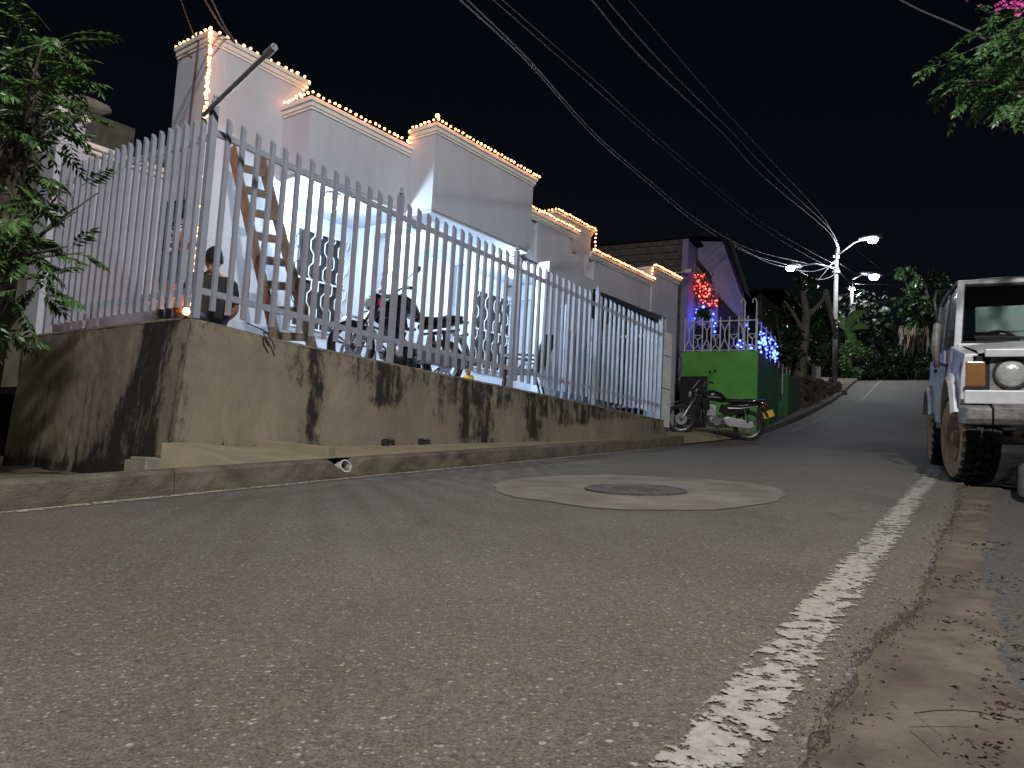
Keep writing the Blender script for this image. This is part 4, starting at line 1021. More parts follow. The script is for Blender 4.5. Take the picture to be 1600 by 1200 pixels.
        for sy in (-1, 1):
            P('tail_trim', MB().tube([(-.20,sy*.125,.60),(-.45,sy*.135,.62),(-.75,sy*.12,.69)], .012, 6), 'chrome')
            P('grab_rail', MB().tube([(-.55,sy*.13,.75),(-.70,sy*.14,.80),(-.88,sy*.10,.83),(-.92,0,.83)], .012, 8), 'chrome', smooth=True)
            P('shroud', MB().prism([(.32,.74),(.30,.62),(.22,.50),(.14,.56),(.16,.74)], sy*.13, sy*.15, 'xz'), 'gloss_black', bevel=.006)
        for sy in (-1, 1): P('side_cover', MB().prism([(-.10,.66),(-.06,.52),(-.20,.44),(-.46,.50),(-.62,.60),(-.60,.68)], sy*.10, sy*.125, 'xz'), 'gloss_black', bevel=.008)
        P('fairing_lower', MB().prism([(.50,.80),(.52,.72),(.38,.60),(.28,.66),(.30,.80)], -.10, .10, 'xz'), 'gloss_black', bevel=.01)
        P('headlamp_fairing', loft([(.34,0,.86,.08,.08),(.40,0,.86,.12,.13),(.48,0,.83,.11,.12),(.53,0,.80,.06,.06)]), 'gloss_black', smooth=True)
        P('headlamp', loft([(.515,0,.80,.08,.075),(.545,0,.795,.07,.06),(.555,0,.79,.03,.03)]), 'lens', smooth=True)
        P('windscreen', MB().grid(lambda p, q: (lerp(.50,.38,p), lerp(-.10,.10,q)*(1-.4*p), lerp(.90,1.08,p)+.02*sin(q*pi)), 6, 6), 'plastic_w', smooth=True)
    # controls
    P('handlebar', MB().tube([(.16,-.36,1.05),(.22,-.22,1.06),(.28,-.08,hz+.05),(.28,.08,hz+.05),(.22,.22,1.06),(.16,.36,1.05)], .012, 8), 'chrome' if not naked else 'dark_iron', smooth=True)
    for sy in (-1, 1):
        P('grip', MB().tube([(.20,sy*.26,1.06),(.155,sy*.38,1.05)], .018, 8), 'black')
        P('lever', MB().tube([(.23,sy*.24,1.06),(.24,sy*.37,1.04)], .006, 5), 'alu')
        tp = (.16, sy*.34, 1.25)
        P('mirror_stalk', MB().tube([(.22,sy*.22,1.06),(.22,sy*.28,1.16),tp], .006, 6), 'dark_iron')
        b = loft([(.130,tp[1],1.275,.02,.012),(.135,tp[1],1.28,.062,.04),(.155,tp[1],1.28,.05,.032),(.165,tp[1],1.28,.01,.01)])
        P('mirror', b, 'gloss_black', smooth=True)
        P('turn_signal', MB().lathe([(.001,0),(.022,.01),(.026,.03),(.018,.05),(.001,.055)], (.42,sy*.13,.80), (.3,sy,0), 10), 'amber', smooth=True)
        P('turn_signal', MB().lathe([(.001,0),(.022,.01),(.026,.03),(.018,.05),(.001,.055)], (-.84,sy*.10,.70), (-.3,sy,0), 10), 'amber', smooth=True)
        P('foot_peg', MB().tube([(-.10,sy*.12,.32),(-.10,sy*.22,.32)], .012, 6), 'black')
    b = MB(); b.grid(lambda p, q: (rx-.02+(R_+.04)*cos(lerp(1.3,3.35,p)), lerp(-.075,.075,q), R_+.06+(R_+.05+.015*sin(q*pi))*sin(lerp(1.3,3.35,p))), 16, 5)
    P('rear_fender', b, 'gloss_black', smooth=True)
    P('tail_lamp', loft([(-.88,0,.75 if not naked else .87,.05,.03),(-.93,0,.74 if not naked else .87,.045,.025)]), 'pinkpaint', smooth=True)
    P('plate_bracket', MB().bar((-.86,0,.70), (-.99,0,.50), .05, .012, up=(0,1,0)), 'black')
    if not naked:
        pl = P('number_plate', MB().bar((-.965,0,.62), (-1.02,0,.50), .004, .20, up=(0,0,1)), 'plate')
    P('side_stand', MB().tube([(-.02,.12,.22),(-.06,.24,.02),(-.10,.26,.015)], .010, 6), 'dark_iron')
    return root
def yaw_tilt(front, rear, lean=0.0):
    f = (front-rear).normalized(); l = Vector((0,0,1)).cross(f).normalized(); up = f.cross(l)
    q = Matrix.Rotation(lean, 3, f); l = q @ l; up = q @ up
    return Matrix(((f.x,l.x,up.x),(f.y,l.y,up.y),(f.z,l.z,up.z)))
# parked on the street by the green wall
fc = atY(1063, 678, 15.0); rc = atY(1167, 689, 14.85)
mid = fc.lerp(rc, .5)
mt1 = thing('motorcycle', 'black commuter motorcycle with silver engine parked in front of the green wall', 'motorcycle', mid)
mt1.rotation_mode = 'QUATERNION'; mt1.rotation_quaternion = yaw_tilt(fc, rc, radians(-5)).to_quaternion()
motorcycle(mt1, 'commuter')
# parked on the porch
ms, _ = onoff(612, 560, .95)
fz = flz(ms)
f2 = C0+hu*(ms-.60)+hn*.95+Vector((0,0,fz+.01)); r2 = C0+hu*(ms+.60)+hn*.72+Vector((0,0,fz-.02))
mt2 = thing('motorcycle', 'dark naked sport motorcycle parked on the porch behind the railing', 'motorcycle', f2.lerp(r2, .5))
mt2.rotation_mode = 'QUATERNION'; mt2.rotation_quaternion = yaw_tilt(f2, r2, radians(-4)).to_quaternion()
motorcycle(mt2, 'naked')
# child's bicycle behind it
bc_s, _ = onoff(600, 560, 1.45)
bcy = hthing('bicycle', 'small bicycle with grey tyres and pink frame behind the porch motorcycle', 'bicycle', bc_s+.15, 1.40, flz(bc_s), None)
for x in (-.62,.62):
    o = bpy.data.objects.new('wheel', None); COL.objects.link(o); o.parent = bcy; o.location = (x, 0, .29)
    pts_ = [(cos(a)*.27, 0, sin(a)*.27) for a in [2*pi*i/36 for i in range(37)]]
    MB().tube(pts_, .020, 8, cap=False).build('tyre', M['galv'], o, smooth=True)
    b = MB()
    for i in range(14):
        a = 2*pi*i/14; b.tube([(0,.02*(-1)**i,0),(cos(a)*.255,0,sin(a)*.255)], .0018, 4)
    b.lathe([(.001,-.04),(.02,-.04),(.02,.04),(.001,.04)], (0,0,0), (0,1,0), 10); q_ = b.build('spokes', M['chrome'], o)
for p, q in (((-.45,0,.70),(.15,0,.62)),((-.45,0,.62),(.05,0,.30)),((.15,0,.72),(.05,0,.28)),((.05,0,.28),(.62,0,.29)),((.15,0,.62),(.62,0,.29)),((-.45,0,.76),(-.62,0,.29))):
    MB().tube([p, q], .015, 8).build('frame_tube', M['pinkpaint' if q[0] > .5 else 'dark_iron'], bcy, smooth=True)
MB().tube([(-.45,-.24,.88),(-.42,-.10,.90),(-.45,0,.84),(-.42,.10,.90),(-.45,.24,.88)], .011, 8).build('handlebar', M['dark_iron'], bcy, smooth=True)
MB().tube([(-.45,0,.84),(-.45,0,.74)], .013, 8).build('stem', M['dark_iron'], bcy)
loft([(.04,0,.755,.02,.015),(.12,0,.765,.05,.02),(.26,0,.77,.085,.025),(.29,0,.77,.05,.015)]).build('saddle', M['black'], bcy, smooth=True)
b = MB().lathe([(.001,-.006),(.08,-.006),(.08,.006),(.001,.006)], (.05,.05,.28), (0,1,0), 20); b.bar((.05,.07,.28),(.05,.07,.14),.015); b.bar((.05,-.07,.28),(.05,-.07,.42),.015); b.build('crank', M['dark_iron'], bcy)

# ================================================================== JEEP
jh = radians(25); jf = Vector((-sin(jh), -cos(jh), -.074)).normalized()
jl = Vector((cos(jh), -sin(jh), 0)); jup = jf.cross(jl)
JR = Matrix(((jf.x,jl.x,jup.x),(jf.y,jl.y,jup.y),(jf.z,jl.z,jup.z)))
AX, TR = 1.17, .70
cw = atG2(1487, 751)
cw.z = gz(cw.x, cw.y)-.01
jroot = cw - JR @ Vector((AX, -TR-.13, 0))
jp = thing('jeep', 'old white muddy off road car parked on the right road edge', 'car', jroot)
jp.rotation_mode = 'QUATERNION'; jp.rotation_quaternion = JR.to_quaternion()
JP = lambda nm, b, m_, par=None, **kw: b.build(nm, M[m_] if isinstance(m_, str) else [M[x] for x in m_], par or jp, **kw)
def arc(cx, cz, r, a0, a1, n=12): return [(cx+r*cos(radians(lerp(a0,a1,i/n))), cz+r*sin(radians(lerp(a0,a1,i/n)))) for i in range(n+1)]
side = [(1.74,.70),(1.76,.88),(1.76,1.045),(1.60,1.075),(.62,1.19),(-1.70,1.20),(-1.76,1.0),(-1.74,.60)] + arc(-AX,.40,.47,155,20) + [(-.66,.50),(.62,.50)] + arc(AX,.40,.49,158,28)
for sy in (-1, 1):
    n_ = len(side)
    yo = [sy*(.80 if z_ > .9 else .825) for x_, z_ in side]; yi = [sy*.74]*n_
    JP('side_panel', MB().prism(side, yo, yi, 'xz'), 'jeep', bevel=.006)
    for ax_, r_ in ((AX,.49),(-AX,.47)):
        b = MB()
        pa_ = arc(ax_,.40,r_-.005,165 if ax_ > 0 else 158,22,14); po_ = arc(ax_,.40,r_+.045,165 if ax_ > 0 else 158,22,14)
        b.v += []; k0 = len(b.v)
        for (x0,z0),(x1,z1) in zip(pa_, po_): b.v += [(x0,sy*.80,z0),(x0,sy*.885,z0),(x1,sy*.86,z1),(x1,sy*.81,z1)]
        for i in range(14):
            for j in range(4): b.f.append((k0+i*4+j, k0+i*4+(j+1) % 4, k0+(i+1)*4+(j+1) % 4, k0+(i+1)*4+j)); b.mi.append(0)
        JP('wheel_flare', b, 'jeep')
    # door: outline proud of the panel, handle
    dr_ = JP('door', MB().prism([(.50,1.185),(.47,.54),(-.55,.54),(-.60,1.19)], sy*.826, sy*.834, 'xz'), 'jeep', bevel=.004)
    MB().box(-.45,-.30,sy*.845-.012,sy*.845+.012,1.02,1.05).build('handle', M['black'], dr_)
    JP('sill', MB().box(-.62,.60,min(sy*.70,sy*.815),max(sy*.70,sy*.815),.44,.498), 'jeep_primer')
    # pillars
    b = MB(); b.bar((.60,sy*.735,1.19),(.17,sy*.665,1.86),.06,.07); JP('windshield_pillar', b, 'jeep', bevel=.01)
    JP('door_pillar', MB().bar((-.58,sy*.755,1.19),(-.62,sy*.68,1.86),.04,.10), 'jeep')
    JP('rear_pillar', MB().bar((-1.66,sy*.755,1.19),(-1.60,sy*.68,1.86),.05,.16), 'jeep')
    JP('side_window', MB().add([(.52,sy*.755,1.20),(.13,sy*.69,1.85),(-.60,sy*.69,1.85),(-.56,sy*.755,1.20)], [(0,1,2,3)]), 'glass')
    JP('side_window', MB().add([(-.64,sy*.755,1.20),(-.64,sy*.69,1.85),(-1.56,sy*.69,1.85),(-1.60,sy*.755,1.20)], [(0,1,2,3)]), 'glass')
    JP('roof_gutter', MB().tube([(.20,sy*.70,1.87),(-.6,sy*.71,1.89),(-1.64,sy*.70,1.88)], .014, 6), 'jeep_primer')
# hood, cowl, roof
def hood(p, q):
    x = lerp(1.70, .66, p); y = lerp(-.70, .70, q); return (x, y, lerp(1.085, 1.215, p)+.028*(1-(2*q-1)**4)+.008*(abs(2*q-1) < .55)-.02*max(0, (.06-p)/.06))
b = MB(); b.grid(hood, 24, 24); JP('hood', b, 'jeep', smooth=True)
JP('hood_lip', MB().box(1.70,1.755,-.66,.66,1.035,1.098), 'jeep', bevel=.01)
JP('fender_top', MB().prism([(1.745,1.04),(1.745,1.062),(.62,1.212),(.62,1.18)], -.798, -.705, 'xz').prism([(1.745,1.04),(1.745,1.062),(.62,1.212),(.62,1.18)], .705, .798, 'xz'), 'jeep', bevel=.01)
JP('cowl', MB().box(.57,.665,-.745,.745,1.16,1.235), 'jeep', bevel=.01)
b = MB()
def rf(p, q):
    x = lerp(.22,-1.70,p); y = lerp(-.70,.70,q); e_ = 1-abs(2*q-1)**6; f_ = min(1, p/.06, (1-p)/.06)
    return (x, y, 1.865+.055*e_*(.35+.65*f_)+.012*(sin(p*pi)))
b.grid(rf, 30, 24); JP('roof', b, 'jeep', smooth=True)
JP('roof_edge', MB().box(.165,.215,-.70,.70,1.845,1.89), 'jeep', bevel=.012)
JP('roof_underside', MB().box(-1.66,.16,-.67,.67,1.835,1.86), 'shirt_k')
JP('windshield', MB().add([(.585,-.70,1.235),(.585,.70,1.235),(.185,.645,1.845),(.185,-.645,1.845)], [(0,1,2,3)]), 'glass')
b = MB(); b.bar((.592,-.71,1.245),(.592,.71,1.245),.03,.03); b.bar((.19,-.65,1.838),(.19,.65,1.838),.03,.03); b.bar((.592,-.705,1.24),(.192,-.645,1.84),.022,.03); b.bar((.592,.705,1.24),(.192,.645,1.84),.022,.03)
JP('windshield_seal', b, 'black')
b = MB(); b.tube([(.625,-.10,1.25),(.60,-.32,1.29),(.585,-.60,1.30)], .008, 5); b.bar((.60,-.12,1.285),(.585,-.60,1.30),.012,.02); JP('wiper', b, 'black')
b = MB(); b.tube([(.625,.52,1.25),(.60,.30,1.29),(.585,.02,1.30)], .008, 5); b.bar((.60,.50,1.285),(.585,.02,1.30),.012,.02); JP('wiper', b, 'black')
JP('tailgate', MB().box(-1.76,-1.70,-.76,.76,.60,1.22), 'jeep', bevel=.01)
JP('rear_window_frame', MB().bar((-1.72,-.72,1.22),(-1.64,-.66,1.86),.06,.10).bar((-1.72,.72,1.22),(-1.64,.66,1.86),.06,.10), 'jeep')
# interior
JP('dashboard', loft([(.57,0,1.15,.70,.05),(.42,0,1.17,.70,.10),(.30,0,1.14,.68,.10),(.25,0,1.10,.66,.04)]), 'shirt_k', smooth=True)
JP('instrument_hood', loft([(.46,-.38,1.25,.05,.03),(.40,-.38,1.27,.17,.07),(.32,-.38,1.27,.16,.06),(.29,-.38,1.25,.12,.03)]), 'black', smooth=True)
JP('floor_pan', MB().box(-1.70,.60,-.735,.735,.50,.56), 'shirt_k')
b = MB(); b.tube([(.10+.06*cos(a),-.36+.19*sin(a)*1.0,1.22+.17*cos(a)) for a in [2*pi*i/24 for i in range(25)]], .014, 8, cap=False); b.bar((.12,-.36,1.22),(.34,-.36,1.14),.04); JP('steering_wheel', b, 'black', smooth=True)
for y in (-.36,.36):
    JP('seat', MB().prism([(-.55,.62),(-.05,.66),(-.05,.84),(-.40,.82),(-.60,1.40),(-.72,1.38),(-.64,.80)], y-.24, y+.24, 'xz'), 'shirt_k', bevel=.02)
JP('sun_shade_board', MB().bar((.02,-.53,1.52),(.02,.66,1.54),.02,.25), 'interior', bevel=.008)
JP('sun_shade_board', MB().bar((.06,-.33,1.32),(.06,.66,1.33),.02,.14), 'interior')
# front end
JP('front_bulkhead', MB().box(1.60,1.68,-.74,.74,.66,1.045), 'shirt_k')
b = MB()
for k_ in range(7): b.box(1.71,1.735,-.33,.33,.80+k_*.033,.812+k_*.033)
for y in (-.33,-.11,.11,.33): b.box(1.70,1.72,y-.008,y+.008,.79,1.02)
JP('grille', b, 'black')
JP('grille_frame', MB().bar((1.73,-.345,.785),(1.73,.345,.785),.02,.02).bar((1.73,-.345,1.025),(1.73,.345,1.025),.02,.02).bar((1.73,-.345,.785),(1.73,-.345,1.025),.02,.03).bar((1.73,.345,.785),(1.73,.345,1.025),.02,.03), 'jeep_primer')
for sy in (-1, 1):
    hl = JP('headlight_bezel', MB().lathe([(.118,-.06),(.128,-.01),(.125,.006),(.108,.004),(.104,-.03)], (1.70,sy*.475,.905), (1,0,0), 28), 'black', smooth=True)
    MB().lathe([(.106,-.004),(.095,.012),(.06,.028),(.03,.034),(.001,.036)], (1.70,sy*.475,.905), (1,0,0), 28).build('lens', M['lens'], hl, smooth=True)
    JP('headlight_recess', MB().prism([(-.62*1,.775),(-.34,.775),(-.34,1.03),(-.62,1.03)] if sy < 0 else [(.34,.775),(.62,.775),(.62,1.03),(.34,1.03)], 1.672, 1.69, 'yz'), 'steel_rust')
    ts_ = JP('turn_signal', MB().prism([(1.775,.80),(1.775,1.00),(1.64,1.00),(1.64,.80)], [sy*.655,sy*.655,sy*.81,sy*.81], [sy*.79,sy*.79,sy*.822,sy*.822], 'xz'), 'amber', bevel=.012)
    MB().box(1.765,1.772,sy*.73-.075,sy*.73+.075,.782,.80).build('trim', M['black'], ts_)
JP('lower_panel', MB().box(1.70,1.765,-.80,.80,.665,.775), 'jeep', bevel=.012)
b = MB(); b.prism([(1.77,.50),(1.90,.505),(1.93,.55),(1.925,.64),(1.88,.665),(1.77,.66)], -.62, .62, 'xz'); JP('bumper', b, 'steel_rust', bevel=.012)
for sy in (-1, 1): JP('bumper_end', MB().prism([(1.77,.50),(1.90,.505),(1.92,.55),(1.915,.63),(1.77,.655)] if 1 else [], [sy*.63]*5, [sy*.845,sy*.80,sy*.79,sy*.79,sy*.845], 'xz'), 'steel_rust', bevel=.012)
# snorkel / antenna and door mirror on the near side
b = MB(); b.tube([(.55,-.90,1.02),(.56,-.915,1.20),(.55,-.90,1.42),(.545,-.895,1.44)], [.026,.036,.034,.018], 10); JP('door_mirror', b, 'steel_rust', smooth=True)
JP('mirror_arm', MB().tube([(.545,-.895,1.42),(.52,-.92,1.66),(.42,-.90,1.76),(.28,-.74,1.80)], .013, 8), 'dark_iron', smooth=True)
JP('mirror_bracket', MB().tube([(.55,-.90,1.06),(.50,-.80,1.04)], .014, 6), 'dark_iron')
# underbody
JP('front_axle', MB().tube([(AX,-.66,.38),(AX,.66,.38)], .045, 10).lathe([(.001,-.1),(.10,-.06),(.13,0),(.10,.06),(.001,.1)], (AX,.12,.38), (0,1,0), 14), 'steel_rust')
JP('rear_axle', MB().tube([(-AX,-.66,.38),(-AX,.66,.38)], .045, 10), 'steel_rust')
for y in (-.42,.42):
    JP('chassis_rail', MB().box(-1.7,1.78,y-.035,y+.035,.48,.58), 'steel_rust')
    JP('leaf_spring', MB().tube([(1.75,y,.46),(1.17,y,.40),(.60,y,.46)], .028, 6), 'steel_rust')
JP('engine_sump', MB().box(.7,1.4,-.22,.22,.50,.78), 'shirt_k')
JP('tie_rod', MB().tube([(1.36,-.6,.40),(1.36,.6,.40)], .016, 6), 'steel_rust')
JP('skid_plate', MB().bar((1.74,0,.50),(1.45,0,.42),.50,.01,up=(0,0,1)), 'steel_rust')
# wheels
def jeep_wheel():
    R_ = .385; tw = .135
    ty = MB().lathe([(.20,tw*.80),(.24,tw*1.0),(.33,tw*1.03),(.355,tw*.9)], (0,0,0), (0,-1,0), 44, mi=0)
    ty.lathe([(.355,tw*.9),(R_-.016,tw*.80),(R_-.012,0),(R_-.016,-tw*.8),(.355,-tw*.9)], (0,0,0), (0,-1,0), 44, mi=1)
    ty.lathe([(.355,-tw*.9),(.33,-tw*1.03),(.24,-tw),(.20,-tw*.8)], (0,0,0), (0,-1,0), 44, mi=0)
    t_me = ty.mesh('tyre', [M['mud'], M['black']], True)
    lg = MB()
    for k_ in range(26):
        a0 = 2*pi*k_/26
        for (y0, y1, sh, wd) in ((-.128,-.062,.0,.70),(-.052,.0,.5,.62),(.008,.058,.1,.62),(.066,.128,.5,.70)):
            v = []
            for r_ in (R_-.022, R_+.004):
                for (yy, aa) in ((y0,0),(y1,0),(y1,1),(y0,1)):
                    an = a0+(2*pi/26)*(sh+aa*wd)+ (yy*.9 if abs(yy) < .06 else .02*(yy > 0)); rr = r_-(.008 if abs(yy) > .12 else 0)
                    v.append((cos(an)*rr, yy, sin(an)*rr))
            lg.add(v, [(3,2,1,0),(4,5,6,7),(0,1,5,4),(1,2,6,5),(2,3,7,6),(3,0,4,7)])
        for sy in (-1, 1):     # shoulder lugs
            v = []
            for (r_, yy) in ((.345,.140),(R_-.012,.128)):
                for aa in (0, .55):
                    for dy in (0, .012):
                        an = a0+(2*pi/26)*(aa+.1); v.append((cos(an)*r_, sy*(yy-.010+dy), sin(an)*r_))
            lg.add(v, [(0,1,3,2),(4,5,7,6),(0,1,5,4),(2,3,7,6),(0,2,6,4),(1,3,7,5)])
    l_me = lg.mesh('tread_lugs', M['black'])
    rm = MB().lathe([(.20,tw*.8),(.205,tw*.98),(.19,tw*.95),(.175,tw*.55),(.12,tw*.45),(.10,tw*.62),(.06,tw*.70),(.055,tw*.95),(.001,tw*.98)], (0,0,0), (0,-1,0), 32)
    for k_ in range(6):
        a = k_*pi/3; rm.lathe([(.012,0),(.012,.02),(.001,.022)], (cos(a)*.085, -tw*.62, sin(a)*.085), (0,-1,0), 6)
    r_me = rm.mesh('rim', M['mud'], True)
    return t_me, l_me, r_me
wm = jeep_wheel()
for (x, sy) in ((AX,-1),(AX,1),(-AX,-1),(-AX,1)):
    o = bpy.data.objects.new('wheel', None); COL.objects.link(o); o.parent = jp; o.location = (x, sy*TR, .385)
    st = radians(9) if x > 0 else 0; o.rotation_euler = (0, random.random(), st if sy < 0 else pi+st)
    o.rotation_mode = 'ZYX' if False else 'XYZ'
    for nm_, me_ in zip(('tyre','tread_lugs','rim'), wm): inst(nm_, me_, o)
# little litter and block on the right
cbp = atG2(1596, 770)
cbk = thing('concrete_block', 'grey concrete block standing at the right edge behind the car wheel', 'block', (cbp.x+.06, cbp.y+.1, gz(cbp.x, cbp.y)-.03), RROT)
MB().prism([(-.6,0),(.75,0),(.75,.24),(-.45,.24)], -.38, .0, 'xz').build('block_body', M['concrete'], cbk, bevel=.012)
sc_ = atG2(1447, 744)
scr = thing('paper_scrap', 'small white crumpled scrap lying on the road line near the car tyre', 'litter', sc_)
MB().grid(lambda p, q: ((p-.5)*.14, (q-.5)*.05, .012+.012*fbm(p*5, q*4)), 8, 5).build('scrap_sheet', M['plastic_w'], scr, smooth=True)
def crumpled(px, py, lab, sc=1.0):
    s_, z_ = onoff(px, py, -.16)
    r = hthing('plastic_bottle', lab, 'bottle', s_, -.17, wall_base_z(s_)+.03)
    b = MB().lathe([(.001,-.1),(.03,-.1),(.033,-.05),(.026,0),(.033,.05),(.02,.09),(.012,.10),(.012,.12),(.001,.12)], (0,0,0), (1,.3,.1), 12)
    b.v = [tuple(Vector(v)*sc+Vector([.008*fbm(v[0]*40, v[1]*40, v[2]*40) for _ in range(3)])) for v in b.v]
    b.build('bottle_body', M['glass'], r)
crumpled(606, 694, 'crushed clear plastic bottle at the wall foot nearer the ridge'); crumpled(662, 697, 'crushed clear plastic bottle at the wall foot farther from the ridge')
# rubble lumps left of the raised slab
p_ = atG2(247, 735, .10)
rb2 = thing('broken_step', 'crumbled end of an old concrete step at the wall corner', 'rubble', (p_.x, p_.y+.12, -.20), RROT)
b = MB(); b.box(-.20,.14,-.06,.12,-.1,.075); b.box(-.12,.10,.121,.30,-.1,.05)
b.v = [tuple(Vector(v)+Vector((.015*fbm(v[0]*9, v[1]*9), .015*fbm(v[1]*9, 3), .01*fbm(v[0]*11, 8)))) for v in b.v]
b.build('step_slab', M['concrete'], rb2, bevel=.01)
for i in range(9):
    o = inst('lump', random.choice(rmesh), rb2, (random.uniform(-.1,.22), random.uniform(-.05,.15), random.uniform(.06,.10))); o.scale = [random.uniform(.5,1.2)]*3
# leaf litter on the shoulder
lf = MB()
def leaf_scatter(px, py, n_, spread):
    c_ = atG2(px, py)
    for i in range(n_):
        x = c_.x+random.gauss(0, spread*1.6); y = c_.y+random.gauss(0, spread*.6); z = gz(x, y)-.012+random.random()*.008
        a = random.random()*6; l_ = random.uniform(.005,.016)*(.35+c_.y*.22); d = Vector((cos(a), sin(a), random.uniform(-.2,.4)))*l_; s_ = Vector((-sin(a), cos(a), random.uniform(-.3,.3)))*l_*.35
        p = Vector((x, y, z+.004)); lf.add([p-d, p+s_+Vector((0,0,.004)), p+d, p-s_], [(0,1,2,3)])
for q in ((1550,848,26,.05),(1535,902,40,.06),(1500,905,10,.05),(1550,958,14,.03),(1525,985,10,.03),(1558,992,10,.015),(1592,1010,14,.02),(1590,1105,34,.022),(1530,1160,16,.014),(1560,1168,10,.014),(1480,970,8,.012),(1395,1046,3,.006),(1540,790,14,.06),(1570,1060,10,.03),(1300,1010,2,.01),(1420,930,4,.01)): leaf_scatter(*q)
for _ in range(60):
    u_ = random.uniform(1250,1600); v_ = random.uniform(780,1200)
    p = atG2(u_, v_)
    a_, c_ = ac(p)
    if c_ > crack_c(a_)+.03: leaf_scatter(u_, v_, 1, .01)
props(lf.build('leaf_litter', M['litter'], fix=False), 'scattered dry dark leaf litter on the sandy right shoulder', None, None, 'stuff')
tw = thing('twig', 'thin curved dry twig lying on the sandy shoulder at bottom right', 'twig', atG2(1490, 1115))
MB().tube([atG2(x, y)-atG2(1490,1115)+Vector((0,0,.002)) for x, y in ((1428,1116),(1460,1112),(1495,1111),(1530,1114),(1556,1121))], .0012, 5).build('stem', M['litter'], tw)
MB().tube([atG2(x, y)-atG2(1490,1115)+Vector((0,0,.002)) for x, y in ((1430,1118),(1450,1135),(1475,1155))], .0008, 5).build('stem', M['leaf_dry'], tw)

cr_ = MB()
for i in range(900):
    a = random.uniform(.3, 8) if i > 250 else random.uniform(.9, 2.6)
    c = crack_c(a)+random.gauss(.004, .022); s_ = random.uniform(.001,.0045)*(.6+.2*a); p = W(a, c, prof(a)-(.024 if c > crack_c(a) else -.001)+s_*.3)
    q_ = [p+Vector((random.uniform(-1,1), random.uniform(-1,1), random.uniform(.1,.9)))*s_ for _ in range(3)]+[p+Vector((random.uniform(-1,1), random.uniform(-1,1), -.4))*s_*1.3 for _ in range(3)]
    cr_.add(q_, [(0,1,2),(0,3,1),(1,4,2),(2,5,0),(3,4,1),(4,5,2),(5,3,0)])
props(cr_.build('asphalt_crumbs', M['asphalt'], fix=False), 'dark crumbs along the broken right edge of the asphalt', None, None, 'stuff')

# ================================================================== NEIGHBOUR WITH THE GREEN TERRACE
Hg = radians(28); gu = Vector((sin(Hg), cos(Hg), 0)); gl_ = Vector((-cos(Hg), sin(Hg), 0))   # gu along its street side, gl_ to the left
G0 = atY(1183, 600, 17.0); G0.z = 0
def gthing(name, label, cat, t=0, l=0, z=0, group=None): return thing(name, label, cat, G0+gu*t+gl_*l+Vector((0,0,z)), pi/2-Hg, group)
def gpl(u, v, t):       # on the plane t = const (faces the camera): left offset, z
    d = ray(u, v); k = (G0.dot(gu)+t)/d.dot(gu); p = d*k-G0; return p.dot(gl_), p.z
def gps(u, v, l):       # on the plane left = const (faces the street): distance along, z
    d = ray(u, v); k = (G0.dot(gl_)+l)/d.dot(gl_); p = d*k-G0; return p.dot(gu), p.z
gw_ = gthing('green_terrace_wall', 'bright green painted terrace wall behind the parked motorcycle', 'wall')
lw, zt = gpl(1066, 546, 0); zt = gpl(1180, 548, 0)[1]
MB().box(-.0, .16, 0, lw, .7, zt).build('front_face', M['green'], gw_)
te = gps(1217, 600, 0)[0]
MB().box(.162, te, -.0, .14, .7, zt-.002).build('side_face', M['green_d'], gw_)  # side turned from the light, its shade put into the colour
MB().box(.162, te, .142, lw, .7, zt-.06).build('terrace_floor', M['concrete'], gw_)
MB().box(-.012, -.001, lw-.62, lw+.02, .5, gpl(1070, 588, 0)[1]).build('dark_plinth', M['door_dark'], gw_)
g2 = gthing('green_gate_post', 'dark green block post past the gate opening of the green terrace', 'post', gps(1232, 600, 0)[0], 0)
t2 = gps(1250, 600, 0)[0]-gps(1232, 600, 0)[0]
MB().box(0, max(.5, t2), 0, .5, .9, gps(1240, 590, 0)[1]).build('post_block', M['green_d'], g2, bevel=.01)
# railing with geometric pattern on the green wall
rl = gthing('terrace_railing', 'white painted iron railing with star pattern on top of the green wall', 'railing')
zr = gpl(1120, 502, .08)[1]; zb = zt+.02; x0, x1 = .04, lw-.03
zmid = (zr+zb)/2+.03
def rbar(p, q, r_=.013, nm='bar', par=rl): return MB().tube([p, q], r_, 6).build(nm, M['iron_light'], par)
rbar((.08,x0,zr),(.08,x1,zr),.016,'top_rail'); rbar((.08,x0,zb+.02),(.08,x1,zb+.02),.014,'bottom_rail')
nb = 8
xs = [lerp(x0, x1, i/nb) for i in range(nb+1)]
for i, x in enumerate(xs): rbar((.08,x,zb-.02),(.08,x,zr+(.10 if i else .02)),.016,'upright')
for i in range(nb):
    a, b_ = xs[i], xs[i+1]; m_ = (a+b_)/2
    if i % 2 == 0:
        rbar((.08,a,zmid),(.08,m_,zmid-.12)); rbar((.08,b_,zmid),(.08,m_,zmid-.12)); rbar((.08,m_,zmid-.12),(.08,m_,zb+.14)); rbar((.08,m_,zb+.14),(.08,a,zb+.03)); rbar((.08,m_,zb+.14),(.08,b_,zb+.03)); rbar((.08,a,zmid),(.08,b_,zmid))
    else:
        rbar((.08,a,zr-.02),(.08,m_,zmid+.10)); rbar((.08,b_,zr-.02),(.08,m_,zmid+.10)); rbar((.08,m_,zmid+.10),(.08,m_,zmid-.10)); rbar((.08,m_,zmid-.10),(.08,a,zb+.05)); rbar((.08,m_,zmid-.10),(.08,b_,zb+.05))
